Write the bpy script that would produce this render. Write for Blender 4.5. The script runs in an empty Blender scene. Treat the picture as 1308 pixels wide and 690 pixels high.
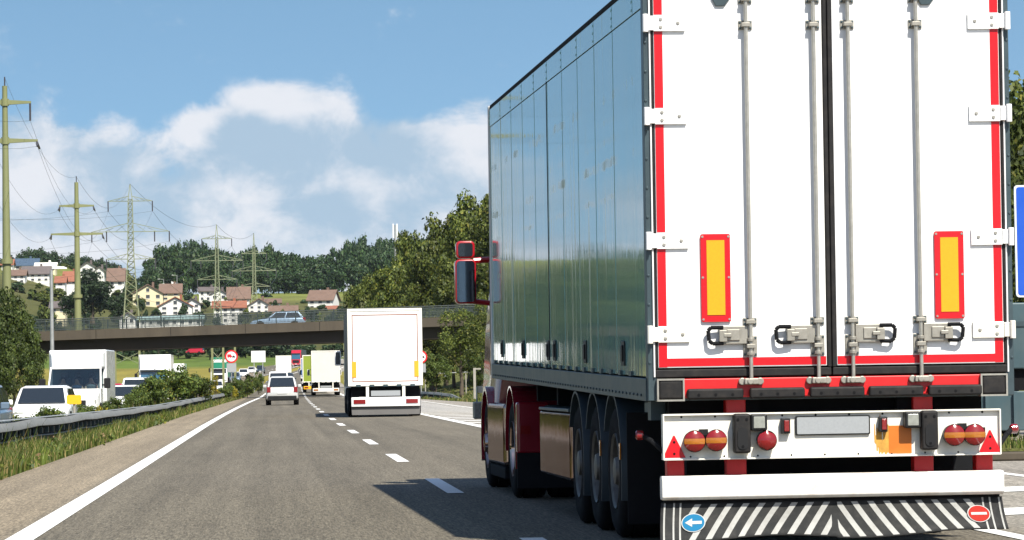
import bpy, math, random
import numpy as np
from mathutils import Vector, Matrix

HAZE = True
sc = bpy.context.scene
COL = sc.collection
R = math.radians
PI = math.pi

# ------------------------------------------------------------------ camera
FPX, CW, CH, CAMZ, ROLL = 4300.0, 1308.0, 690.0, 1.2, 0.016
VPU, VPV = 348.0, 490.0
_px, _py = VPU - CW / 2, CH / 2 - VPV
_ca, _sa = math.cos(ROLL), math.sin(ROLL)
_pr, _pu = _ca * _px + _sa * _py, -_sa * _px + _ca * _py
TH = math.atan2(-_pu, FPX)
PS = math.atan2(-_pr, FPX * math.cos(TH) - _pu * math.sin(TH))
CF = Vector((math.sin(PS) * math.cos(TH), math.cos(PS) * math.cos(TH), math.sin(TH)))
CR0 = Vector((math.cos(PS), -math.sin(PS), 0))
CU0 = CR0.cross(CF)
CIR = CR0 * _ca - CU0 * _sa
CIU = CR0 * _sa + CU0 * _ca
CAM = Vector((0, 0, CAMZ))

def ray(u, v):
    return CF * FPX + CIR * (u - CW / 2) + CIU * (CH / 2 - v)

def at(u, v, Y):
    """the world point at distance Y along the road that is seen at photo pixel (u, v)"""
    r = ray(u, v)
    return CAM + r * (Y / r.y)

cam_d = bpy.data.cameras.new("camera")
cam = bpy.data.objects.new("camera", cam_d)
COL.objects.link(cam)
cam.matrix_world = Matrix((
    (CIR.x, CIU.x, -CF.x, CAM.x), (CIR.y, CIU.y, -CF.y, CAM.y),
    (CIR.z, CIU.z, -CF.z, CAM.z), (0, 0, 0, 1)))
cam_d.sensor_width = 36.0
cam_d.lens = FPX / CW * 36.0
cam_d.clip_start, cam_d.clip_end = 0.5, 20000
sc.camera = cam

# ------------------------------------------------------------------ materials
MATS = {}
def mat(name, col, rough=0.5, metal=0.0, var=0.0, vscale=3.0, bump=0.0, bscale=40.0, coat=0.0,
        spec=0.5, emit=None, dirt=None, stretch=(1, 1, 1), tint=(1, 1, 1)):
    """principled material; var = value variation by noise, dirt = (colour, amount, scale)"""
    m = bpy.data.materials.new(name); m.use_nodes = True
    nt = m.node_tree; N = nt.nodes; L = nt.links
    b = N["Principled BSDF"]
    b.inputs["Base Color"].default_value = (*col, 1)
    b.inputs["Roughness"].default_value = rough
    b.inputs["Metallic"].default_value = metal
    b.inputs["Specular IOR Level"].default_value = spec
    b.inputs["Coat Weight"].default_value = coat
    b.inputs["Coat Roughness"].default_value = 0.05
    b.inputs["Specular Tint"].default_value = (*tint, 1)
    if emit:
        b.inputs["Emission Color"].default_value = (*emit[0], 1)
        b.inputs["Emission Strength"].default_value = emit[1]
    if var or bump or dirt:
        tc = N.new("ShaderNodeTexCoord"); mp = N.new("ShaderNodeMapping")
        mp.inputs["Scale"].default_value = stretch
        L.new(tc.outputs["Object"], mp.inputs["Vector"])
        src = mp.outputs["Vector"]
        cur = None
        if var:
            n = N.new("ShaderNodeTexNoise"); n.inputs["Scale"].default_value = vscale
            n.inputs["Detail"].default_value = 5; n.inputs["Roughness"].default_value = 0.65
            L.new(src, n.inputs["Vector"])
            mr = N.new("ShaderNodeMapRange")
            mr.inputs["From Min"].default_value = 0.25; mr.inputs["From Max"].default_value = 0.75
            mr.inputs["To Min"].default_value = 1 - var; mr.inputs["To Max"].default_value = 1 + var
            L.new(n.outputs["Fac"], mr.inputs["Value"])
            mx = N.new("ShaderNodeMix"); mx.data_type = "RGBA"; mx.blend_type = "MULTIPLY"
            mx.inputs[0].default_value = 1; mx.inputs[6].default_value = (*col, 1)
            L.new(mr.outputs[0], mx.inputs[7])
            cur = mx.outputs[2]
            rr = N.new("ShaderNodeMapRange")
            rr.inputs["To Min"].default_value = max(0.02, rough - 0.12); rr.inputs["To Max"].default_value = min(1, rough + 0.12)
            L.new(n.outputs["Fac"], rr.inputs["Value"]); L.new(rr.outputs[0], b.inputs["Roughness"])
        if dirt:
            n2 = N.new("ShaderNodeTexNoise"); n2.inputs["Scale"].default_value = dirt[2]
            n2.inputs["Detail"].default_value = 8; n2.inputs["Roughness"].default_value = 0.7
            L.new(src, n2.inputs["Vector"])
            m2 = N.new("ShaderNodeMapRange")
            m2.inputs["From Min"].default_value = 0.45; m2.inputs["From Max"].default_value = 0.75
            m2.inputs["To Max"].default_value = dirt[1]
            L.new(n2.outputs["Fac"], m2.inputs["Value"])
            x2 = N.new("ShaderNodeMix"); x2.data_type = "RGBA"
            L.new(m2.outputs[0], x2.inputs[0])
            if cur is None: x2.inputs[6].default_value = (*col, 1)
            else: L.new(cur, x2.inputs[6])
            x2.inputs[7].default_value = (*dirt[0], 1)
            cur = x2.outputs[2]
        if cur is not None: L.new(cur, b.inputs["Base Color"])
        if bump:
            n3 = N.new("ShaderNodeTexNoise"); n3.inputs["Scale"].default_value = bscale
            n3.inputs["Detail"].default_value = 3
            L.new(src, n3.inputs["Vector"])
            bp = N.new("ShaderNodeBump"); bp.inputs["Strength"].default_value = bump
            bp.inputs["Distance"].default_value = 0.02
            L.new(n3.outputs["Fac"], bp.inputs["Height"]); L.new(bp.outputs[0], b.inputs["Normal"])
    MATS[name] = m
    return m

def leaf_mat(name, dark, light, trans=0.25, yellow=None, ymix=0.12):
    m = bpy.data.materials.new(name); m.use_nodes = True
    nt = m.node_tree; N = nt.nodes; L = nt.links
    b = N["Principled BSDF"]; out = N["Material Output"]
    g = N.new("ShaderNodeNewGeometry")
    cr = N.new("ShaderNodeValToRGB")
    e = cr.color_ramp.elements
    e[0].color = (*dark, 1); e[0].position = 0.0
    e[1].color = (*light, 1); e[1].position = 0.9
    if yellow:
        k = e.new(1.0); k.color = (*yellow, 1); e[1].position = 1 - ymix
    L.new(g.outputs["Random Per Island"], cr.inputs["Fac"])
    tc = N.new("ShaderNodeTexCoord")
    n = N.new("ShaderNodeTexNoise"); n.inputs["Scale"].default_value = 0.35; n.inputs["Detail"].default_value = 3
    L.new(tc.outputs["Object"], n.inputs["Vector"])
    mr = N.new("ShaderNodeMapRange"); mr.inputs["From Min"].default_value = .3; mr.inputs["From Max"].default_value = .7
    mr.inputs["To Min"].default_value = .6; mr.inputs["To Max"].default_value = 1.35
    L.new(n.outputs["Fac"], mr.inputs["Value"])
    oi = N.new("ShaderNodeObjectInfo")
    mo = N.new("ShaderNodeMapRange"); mo.inputs["To Min"].default_value = .75; mo.inputs["To Max"].default_value = 1.25
    L.new(oi.outputs["Random"], mo.inputs["Value"])
    ml = N.new("ShaderNodeMath"); ml.operation = "MULTIPLY"
    L.new(mr.outputs[0], ml.inputs[0]); L.new(mo.outputs[0], ml.inputs[1])
    mx = N.new("ShaderNodeMix"); mx.data_type = "RGBA"; mx.blend_type = "MULTIPLY"; mx.inputs[0].default_value = 1
    L.new(cr.outputs[0], mx.inputs[6]); L.new(ml.outputs[0], mx.inputs[7])
    L.new(mx.outputs[2], b.inputs["Base Color"])
    b.inputs["Roughness"].default_value = .55; b.inputs["Specular IOR Level"].default_value = .3
    t = N.new("ShaderNodeBsdfTranslucent"); L.new(mx.outputs[2], t.inputs["Color"])
    ms = N.new("ShaderNodeMixShader"); ms.inputs[0].default_value = trans
    L.new(b.outputs[0], ms.inputs[1]); L.new(t.outputs[0], ms.inputs[2]); L.new(ms.outputs[0], out.inputs[0])
    MATS[name] = m
    return m

mat("white_paint", (.80, .80, .79), .35, var=.04, vscale=2)
mat("door_white", (.82, .82, .81), .38, var=.03, vscale=1.5, dirt=((.55, .5, .42), .12, 6))
mat("panel_white", (.78, .76, .68), .45, var=.05, dirt=((.40, .30, .16), .22, 9))
mat("bumper_white", (.82, .80, .75), .45, var=.04, dirt=((.36, .20, .07), .55, 5))
mat("red_paint", (.62, .012, .014), .4, var=.10, dirt=((.25, .03, .02), .3, 7))
mat("red_tape", (.56, .004, .010), .35, var=.05)
mat("cab_red", (.20, .006, .016), .22, coat=.6, var=.08)
mat("mirror_red", (.36, .006, .012), .3, coat=.5, var=.05)
mat("rubber", (.010, .0105, .012), .85, var=.2, vscale=12, spec=.12)
mat("seal_rubber", (.013, .0125, .013), .65, var=.3, vscale=8, dirt=((.09, .075, .06), .22, 15), spec=.25)
mat("tyre_rubber", (.009, .009, .010), .9, var=.25, vscale=9, dirt=((.05, .045, .04), .2, 6), spec=.12)
mat("black_plastic", (.012, .012, .0125), .5, var=.15, spec=.3)
mat("chassis_black", (.008, .008, .009), .8, var=.2, spec=.12)
mat("flap_black", (.030, .031, .031), .85, spec=.12, var=.25, vscale=5, dirt=((.10, .09, .08), .3, 10))
mat("flap_stripe", (.37, .37, .35), .85, spec=.1, var=.10, vscale=8, dirt=((.2, .19, .17), .5, 12))
mat("zinc_plate", (.34, .32, .275), .45, metal=.45, var=.15, vscale=14, dirt=((.16, .14, .10), .35, 25))
mat("zinc", (.42, .40, .35), .38, metal=.6, var=.15, vscale=20, dirt=((.30, .25, .18), .3, 30))
mat("steel_dark", (.05, .075, .085), .45, metal=.3, var=.2, vscale=5)
mat("rim_steel", (.13, .12, .105), .5, metal=.5, var=.25, vscale=8, dirt=((.03, .026, .022), .85, 5))
mat("chrome", (.42, .33, .30), .08, metal=1.0, bump=.12, bscale=1.6, tint=(.28, .20, .185))  # brown of the reflected asphalt put into the metal's colour
mat("stainless", (.30, .215, .20), .07, metal=1.0, bump=.25, bscale=1.3, tint=(.23, .155, .145))  # brownish colour and tint paint in the road's reflection
mat("glass_dark", (.015, .02, .026), .06, spec=.8)
mat("glass_blue", (.03, .10, .17), .08, spec=.9)
mat("mirror_glass", (.16, .21, .26), .04, metal=1.0)
mat("lens_red", (.20, .005, .006), .15, coat=.7, var=.15, vscale=40)
mat("lens_orange", (.36, .12, .008), .15, coat=.7, var=.1, vscale=40)
mat("lens_clear", (.26, .27, .24), .12, coat=.7, var=.2, vscale=30)
mat("yellow_reflex", (.66, .32, .005), .4, var=.07, vscale=60)
mat("rust", (.52, .27, .045), .8, var=.45, vscale=14)
mat("orange_patch", (.56, .15, .012), .5, var=.08, vscale=9)
mat("plate_grey", (.30, .315, .325), .5, var=.08, vscale=60)
mat("sign_blue", (.018, .15, .29), .85, spec=.08)
mat("sticker_red", (.36, .03, .022), .85, spec=.08)
mat("sticker_white", (.46, .46, .44), .85, spec=.08)
mat("road_sign_blue", (.006, .075, .46), .45, var=.04)
mat("sign_red", (.62, .015, .02), .4)
mat("sign_white", (.70, .70, .69), .45, var=.05)
mat("sign_yellow", (.80, .42, .01), .5, var=.08)
mat("galvanised", (.36, .37, .36), .5, metal=.45, var=.15, vscale=3, dirt=((.16, .14, .12), .35, 5))
mat("rail_face", (.22, .22, .205), .6, metal=.25, var=.25, vscale=4, dirt=((.05, .045, .04), .4, 6))
mat("pole_green", (.185, .195, .085), .55, var=.08, vscale=.4)
mat("lattice_green", (.19, .21, .12), .6, var=.1, vscale=.3)
mat("insulator", (.05, .045, .05), .4)
mat("wire_metal", (.06, .07, .08), .5)
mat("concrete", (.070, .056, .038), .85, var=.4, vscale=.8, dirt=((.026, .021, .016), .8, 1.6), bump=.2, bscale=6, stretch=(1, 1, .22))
mat("concrete_shaded", (.035, .028, .020), .9, var=.3, vscale=.4, dirt=((.04, .033, .03), .6, .7))  # darker copy of the concrete, parapet overhang's shade put into its colour
mat("fence_green", (.018, .030, .030), .6)
mat("car_silver", (.60, .60, .58), .3, metal=.25, coat=.5, var=.03)
mat("car_white", (.80, .80, .78), .28, coat=.5, var=.03)
mat("car_blue_silver", (.30, .40, .50), .28, metal=.4, coat=.5, var=.03)
mat("car_grey_blue", (.16, .22, .29), .28, metal=.4, coat=.5)
mat("car_dark", (.02, .035, .05), .25, coat=.5)
mat("car_red", (.42, .012, .03), .28, coat=.5)
mat("truck_green", (.01, .16, .09), .4, var=.05)
mat("truck_blue", (.03, .10, .28), .4, var=.05)
mat("truck_lime", (.22, .28, .03), .45, var=.06)
mat("truck_teal", (.045, .080, .092), .45, var=.15, vscale=1.2, dirt=((.12, .13, .12), .3, 1.5))
mat("truck_grey", (.60, .585, .555), .55, var=.06, vscale=1.2)
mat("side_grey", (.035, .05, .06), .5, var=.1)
mat("skirt_dark", (.10, .095, .09), .7, var=.15)
mat("skin", (.42, .25, .18), .55)
mat("cloth_navy", (.015, .03, .07), .85)
mat("cloth_grey", (.12, .12, .13), .85)
mat("cloth_green", (.30, .75, .02), .8)
mat("hair_dark", (.02, .014, .01), .7)
mat("interior", (.11, .15, .155), .9)
mat("wood_post", (.30, .28, .24), .85, var=.2, vscale=6)
mat("bark", (.085, .065, .045), .95, var=.3, vscale=3, bump=.6, bscale=8)
mat("house_cream", (.62, .55, .36), .85, var=.06, vscale=.4)
mat("house_white", (.66, .65, .61), .85, var=.05, vscale=.4)
mat("roof_brown", (.145, .092, .068), .85, var=.2, vscale=.8, bump=.3, bscale=5)
mat("roof_orange", (.24, .090, .052), .85, var=.18, vscale=.8, bump=.3, bscale=5)
mat("roof_grey", (.11, .09, .085), .8, var=.2, vscale=.8, bump=.3, bscale=5)
mat("roof_solar", (.06, .09, .13), .3, var=.3, vscale=1.5)
mat("roof_teal", (.30, .42, .40), .6, var=.1)
mat("window_dark", (.05, .055, .06), .15)
mat("shutter_brown", (.10, .055, .035), .7)
leaf_mat("leaf_oak", (.026, .046, .010), (.145, .175, .032), .3, yellow=(.24, .225, .045))
leaf_mat("leaf_left", (.024, .044, .010), (.12, .16, .032), .27, yellow=(.11, .12, .02), ymix=.06)
leaf_mat("leaf_dark", (.010, .024, .010), (.036, .060, .022), .2)
leaf_mat("leaf_forest", (.014, .034, .014), (.036, .068, .020), .2, yellow=(.06, .08, .025))
leaf_mat("leaf_bush", (.035, .062, .014), (.115, .16, .03), .28, yellow=(.22, .20, .03))
leaf_mat("leaf_yellow", (.13, .13, .015), (.40, .34, .02), .25, yellow=(.75, .45, .01), ymix=.12)
leaf_mat("grass_blade", (.035, .062, .010), (.13, .165, .030), .3, yellow=(.34, .25, .11), ymix=.28)

leaf_mat("dry_stalk", (.16, .10, .05), (.34, .24, .12), .2)

# ------------------------------------------------------------------ mesh builder
class MB:
    def __init__(self): self.v, self.f, self.m, self.tf = [], [], [], None
    def _add(self, vs, fs, m=0):
        o = len(self.v)
        if self.tf is not None: vs = [self.tf @ Vector(p) for p in vs]
        self.v += [tuple(p) for p in vs]
        self.f += [tuple(i + o for i in f) for f in fs]
        self.m += [m] * len(fs)
        return self
    def box(self, x0, x1, y0, y1, z0, z1, m=0):
        return self._add([(x0, y0, z0), (x1, y0, z0), (x1, y1, z0), (x0, y1, z0), (x0, y0, z1), (x1, y0, z1), (x1, y1, z1), (x0, y1, z1)],
            [(0, 3, 2, 1), (4, 5, 6, 7), (0, 1, 5, 4), (1, 2, 6, 5), (2, 3, 7, 6), (3, 0, 4, 7)], m)
    def hexa(self, p, m=0):
        return self._add(p, [(0, 3, 2, 1), (4, 5, 6, 7), (0, 1, 5, 4), (1, 2, 6, 5), (2, 3, 7, 6), (3, 0, 4, 7)], m)
    def quad(self, a, b, c, d, m=0): return self._add([a, b, c, d], [(0, 1, 2, 3)], m)
    def slab(self, quad, t, m=0):
        """a pane: quad thickened by t against its normal"""
        q = [Vector(p) for p in quad]
        n = (q[1] - q[0]).cross(q[3] - q[0]).normalized() * t
        k = len(q)
        vs = q + [p - n for p in q]
        fs = [tuple(range(k)), tuple(range(2 * k - 1, k - 1, -1))] + [(i, i + k, (i + 1) % k + k, (i + 1) % k) for i in range(k)]
        return self._add(vs, fs, m)
    def cyl(self, p0, p1, r0, r1=None, n=12, m=0, caps=True):
        r1 = r0 if r1 is None else r1
        p0, p1 = Vector(p0), Vector(p1)
        d = (p1 - p0).normalized()
        a = d.orthogonal().normalized(); b = d.cross(a)
        vs = []
        for p, r in ((p0, r0), (p1, r1)):
            vs += [p + (a * math.cos(2 * PI * i / n) + b * math.sin(2 * PI * i / n)) * r for i in range(n)]
        fs = [(i, (i + 1) % n, n + (i + 1) % n, n + i) for i in range(n)]
        if caps: fs += [tuple(range(n - 1, -1, -1)), tuple(range(n, 2 * n))]
        return self._add(vs, fs, m)
    def lathe(self, c, axis, prof, n=24, m=0, ms=None):
        """prof: (distance along axis, radius)"""
        c, d = Vector(c), Vector(axis).normalized()
        a = d.orthogonal().normalized(); b = d.cross(a)
        vs = []
        for t, r in prof:
            vs += [c + d * t + (a * math.cos(2 * PI * i / n) + b * math.sin(2 * PI * i / n)) * max(r, 1e-4) for i in range(n)]
        for j in range(len(prof) - 1):
            fs = [(j * n + i, j * n + (i + 1) % n, (j + 1) * n + (i + 1) % n, (j + 1) * n + i) for i in range(n)]
            if j == 0: self._add(vs, fs, ms[j] if ms else m); off = len(self.v) - len(vs)
            else:
                self.f += [tuple(i + off for i in f) for f in fs]; self.m += [ms[j] if ms else m] * n
        return self
    def prism(self, poly, axis, a, b, m=0):
        """poly: list of 2d points, extruded along axis ('x': (y,z), 'y': (x,z), 'z': (x,y))"""
        k = len(poly)
        mk = {"x": lambda p, t: (t, p[0], p[1]), "y": lambda p, t: (p[0], t, p[1]), "z": lambda p, t: (p[0], p[1], t)}[axis]
        vs = [mk(p, a) for p in poly] + [mk(p, b) for p in poly]
        fs = [tuple(range(k - 1, -1, -1)), tuple(range(k, 2 * k))] + [(i, (i + 1) % k, k + (i + 1) % k, k + i) for i in range(k)]
        return self._add(vs, fs, m)
    def tube(self, pts, r, n=6, m=0):
        for i in range(len(pts) - 1): self.cyl(pts[i], pts[i + 1], r, r, n, m)
        return self
    def loft(self, rings, m=0, caps=True, closed=True):
        k = len(rings[0]); vs = [p for r in rings for p in r]; fs = []
        for j in range(len(rings) - 1):
            for i in range(k if closed else k - 1):
                fs.append((j * k + i, j * k + (i + 1) % k, (j + 1) * k + (i + 1) % k, (j + 1) * k + i))
        if caps: fs += [tuple(range(k - 1, -1, -1)), tuple(range((len(rings) - 1) * k, len(rings) * k))]
        return self._add(vs, fs, m)
    def mesh(self, name, mats):
        me = bpy.data.meshes.new(name)
        me.from_pydata(self.v, [], self.f)
        for k in mats: me.materials.append(MATS[k])
        if len(mats) > 1: me.polygons.foreach_set("material_index", self.m)
        import bmesh as _bm
        b = _bm.new(); b.from_mesh(me); _bm.ops.recalc_face_normals(b, faces=b.faces); b.to_mesh(me); b.free()
        me.update()
        return me
    def build(self, name, mats, parent=None, bevel=0.0, smooth=False, seg=2, angle=35, fix=True):
        if isinstance(mats, str): mats = [mats]
        me = self.mesh(name, mats)
        o = bpy.data.objects.new(name, me); COL.objects.link(o)
        if parent is not None: o.parent = parent
        if smooth or bevel:
            me.polygons.foreach_set("use_smooth", [True] * len(me.polygons))
            me.set_sharp_from_angle(angle=R(angle))
        if bevel:
            bv = o.modifiers.new("bevel", "BEVEL"); bv.width = bevel; bv.segments = seg
            bv.limit_method = "ANGLE"; bv.angle_limit = R(40); bv.harden_normals = True
        return o

def tag(o, label=None, cat=None, group=None, kind=None):
    if label: o["label"] = label
    if cat: o["category"] = cat
    if group: o["group"] = group
    if kind: o["kind"] = kind
    return o

def thing(name, label, cat, loc=(0, 0, 0), rz=0.0, group=None):
    o = bpy.data.objects.new(name, None); COL.objects.link(o)
    o.empty_display_size = .3
    o.location = loc; o.rotation_euler = (0, 0, rz)
    return tag(o, label, cat, group)

CH_ = {}
def copy_tree(o, parent=None):
    c = o.copy(); COL.objects.link(c)
    if parent is not None: c.parent = parent
    for ch in [x for x in bpy.data.objects if x.parent == o]: copy_tree(ch, c)
    return c

# ------------------------------------------------------------------ road curve and terrain height
_cY = [0, 100, 130, 167, 214, 262, 300, 350, 400, 445, 520, 580, 640, 700, 800, 880, 1000, 1100]
_cX = [0, 0, .05, .17, .39, .69, .95, 1.27, 1.55, 1.85, 2.5, 3.3, 4.6, 6.6, 12.5, 20, 38, 56]
def curve(y):
    return float(np.interp(y, _cY, _cX))

_pY = [-200, 290, 400, 500, 580, 700, 850, 930, 1050, 1150, 1250, 1400, 1600, 2000, 3000, 6000]
_pZ = [0, 0, .35, 1.35, 2.1, 3.3, 6.2, 8.6, 20.5, 27.0, 32.0, 38.0, 44.0, 50.0, 52.0, 52.0]
_lZ = [0, 0, .35, 1.35, 2.1, 3.6, 7.2, 9.4, 28.0, 37.0, 44.0, 51.0, 56.0, 60.0, 56.0, 52.0]
def road_z(y): return float(np.interp(y, _pY, _pZ))
def sstep(a, b, x):
    t = min(1, max(0, (x - a) / (b - a))); return t * t * (3 - 2 * t)
def ground_z(x, y):
    """height of the ground sheet at world x, y"""
    xc = x - curve(y)
    w = sstep(-30 - .02 * y, -58 - .02 * y, x)
    z = float(np.interp(y, _pY, _pZ)) * (1 - w) + float(np.interp(y, _pY, _lZ)) * w
    z -= .20 * sstep(-4.5, -5.6, xc) * (1 - sstep(420, 520, y))
    # bank to the right of the motorway
    bank = sstep(13.5, 30, xc) * sstep(150, 230, y) * (1 - sstep(700, 900, y))
    z += 4.5 * bank
    z += 1.2 * sstep(24, 60, xc) * (1 - sstep(150, 200, y))
    z += 6.0 * sstep(1100, 1500, y) * sstep(20, 120, x)
    return z
# ------------------------------------------------------------------ sky, sun, render settings
SUN_DIR = Vector((1.2, -3.0, 4.0)).normalized()          # towards the sun
sun_d = bpy.data.lights.new("sun", "SUN"); sun_d.energy = 5.0; sun_d.angle = R(.53); sun_d.color = (1.0, .955, .86)
sun = bpy.data.objects.new("sun", sun_d); COL.objects.link(sun)
sun.rotation_euler = SUN_DIR.to_track_quat("Z", "Y").to_euler()
sun.location = (20, -30, 60)

world = bpy.data.worlds.new("World"); sc.world = world; world.use_nodes = True
def build_world():
    nt = world.node_tree; N = nt.nodes; L = nt.links
    bg = N["Background"]; bg.inputs["Strength"].default_value = 0.10
    tc = N.new("ShaderNodeTexCoord")
    def val(x):
        n = N.new("ShaderNodeValue"); n.outputs[0].default_value = x; return n.outputs[0]
    def mth(op, a, b=None, c=None, clamp=False):
        n = N.new("ShaderNodeMath"); n.operation = op; n.use_clamp = clamp
        for i, q in enumerate((a, b, c)):
            if q is None: continue
            if isinstance(q, (int, float)): n.inputs[i].default_value = q
            else: L.new(q, n.inputs[i])
        return n.outputs[0]
    def rng(x, a, b, c, d, smooth=True):
        n = N.new("ShaderNodeMapRange"); n.interpolation_type = "SMOOTHSTEP" if smooth else "LINEAR"
        for i, q in zip((1, 2, 3, 4), (a, b, c, d)): n.inputs[i].default_value = q
        L.new(x, n.inputs[0]); return n.outputs[0]
    def mixc(f, a, b):
        n = N.new("ShaderNodeMix"); n.data_type = "RGBA"
        for i, q in ((0, f), (6, a), (7, b)):
            if isinstance(q, tuple): n.inputs[i].default_value = (*q, 1)
            elif isinstance(q, (int, float)): n.inputs[i].default_value = q
            else: L.new(q, n.inputs[i])
        return n.outputs[2]
    sep = N.new("ShaderNodeSeparateXYZ"); L.new(tc.outputs["Generated"], sep.inputs[0])
    X, Y, Z = sep.outputs
    # clear sky, sampled a little higher up so that it keeps its blue near the horizon
    comb = N.new("ShaderNodeCombineXYZ")
    L.new(X, comb.inputs[0]); L.new(Y, comb.inputs[1])
    L.new(mth("MULTIPLY_ADD", Z, 2.2, .12), comb.inputs[2])
    nrm = N.new("ShaderNodeVectorMath"); nrm.operation = "NORMALIZE"; L.new(comb.outputs[0], nrm.inputs[0])
    sky = N.new("ShaderNodeTexSky"); sky.sky_type = "NISHITA"; sky.sun_disc = False
    sky.sun_elevation = math.asin(SUN_DIR.z); sky.sun_rotation = math.atan2(SUN_DIR.x, SUN_DIR.y)
    sky.air_density = 1.0; sky.dust_density = .7; sky.ozone_density = 1.2
    L.new(nrm.outputs[0], sky.inputs[0])
    # clouds: direction based noise, denser towards the horizon, with the big cumulus ahead
    az = mth("DIVIDE", X, mth("MAXIMUM", mth("ABSOLUTE", Y), .05))
    el = mth("DIVIDE", Z, mth("MAXIMUM", mth("ABSOLUTE", Y), .05))
    def noise(dx, dz, scale, det, rough=.6):
        c = N.new("ShaderNodeCombineXYZ")
        L.new(mth("ADD", X, dx), c.inputs[0]); L.new(Y, c.inputs[1])
        L.new(mth("MULTIPLY", mth("ADD", Z, dz), 1.25), c.inputs[2])
        n = N.new("ShaderNodeTexNoise"); n.inputs["Scale"].default_value = scale; n.inputs["Detail"].default_value = det
        n.inputs["Roughness"].default_value = rough; n.inputs["Distortion"].default_value = .25
        L.new(c.outputs[0], n.inputs["Vector"]); return n.outputs["Fac"]
    def blobs(lst):
        tot = None
        for u, v, su, sv, amp in lst:
            cx, cz = (u - VPU) / FPX, (VPV - .016 * (u - VPU) - v) / FPX
            a = mth("DIVIDE", mth("SUBTRACT", az, cx), su / FPX); b = mth("DIVIDE", mth("SUBTRACT", el, cz), sv / FPX)
            r2 = mth("ADD", mth("MULTIPLY", a, a), mth("MULTIPLY", b, b))
            g = mth("MULTIPLY", mth("EXPONENT", mth("MULTIPLY", r2, -1.0)), amp)
            tot = g if tot is None else mth("ADD", tot, g)
        return mth("MULTIPLY", tot, mth("GREATER_THAN", Y, 0))
    n1 = noise(0, 0, 36, 10, .63)
    n2 = noise(.004, .007, 34, 6, .5)
    nb = noise(.3, .1, 15, 3, .5)
    low = rng(el, .082, .050, 0, .46)
    body = blobs([(367, 140, 78, 32, 1.1), (395, 195, 160, 46, .60), (85, 225, 120, 66, .62), (150, 168, 34, 22, .22),
                  (30, 175, 45, 40, .25), (600, 215, 80, 62, .6), (610, 132, 26, 12, .30), (300, 285, 330, 34, .30), (512, 165, 30, 16, .26), (250, 155, 34, 14, .2), (240, 120, 60, 26, -.2), (215, 215, 26, 30, -.16)])
    dens0 = mth("ADD", mth("ADD", mth("MULTIPLY", mth("SUBTRACT", n1, .5), 1.35), mth("MULTIPLY", mth("SUBTRACT", nb, .5), .5)), mth("ADD", low, body))
    dens = mth("SUBTRACT", dens0, rng(Z, .12, .35, 0, .25))
    cover = rng(dens, .14, .52, 0, 1)
    lit0 = mth("MULTIPLY", mth("SUBTRACT", n1, n2), 3.0)
    litb = blobs([(380, 182, 120, 22, -.35), (367, 132, 76, 28, 1.25), (105, 200, 70, 60, .45), (445, 240, 85, 20, .55), (150, 168, 34, 20, .3), (600, 205, 60, 50, .42), (512, 163, 26, 12, .35), (250, 152, 30, 12, .25),
                  (390, 205, 140, 30, -.25), (470, 268, 90, 12, -.2)])
    lit = rng(mth("ADD", mth("ADD", lit0, litb), mth("ADD", mth("MULTIPLY", mth("SUBTRACT", nb, .5), .8), rng(el, .062, .035, 0, .30))), -.32, .80, 0, 1)
    cloud = mixc(lit, (2.65, 3.5, 4.4), (5.2, 5.3, 5.6))
    hz = mth("ADD", rng(el, .10, .0, 0, .28), rng(Z, .42, .12, .02, .34))
    base = mixc(hz, sky.outputs[0], (1.1, 2.9, 4.0))
    L.new(mixc(mth("MULTIPLY", cover, .93), base, cloud), bg.inputs["Color"])
build_world()

sc.view_settings.view_transform = "Standard"
sc.view_settings.look = "None"
sc.view_settings.exposure = .72
sc.view_settings.gamma = 1
sc.render.engine = "CYCLES"
sc.cycles.max_bounces = 6; sc.cycles.diffuse_bounces = 3; sc.cycles.glossy_bounces = 4
sc.cycles.transmission_bounces = 4; sc.cycles.transparent_max_bounces = 8
sc.cycles.use_denoising = True
sc.cycles.caustics_reflective = False; sc.cycles.caustics_refractive = False

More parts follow.
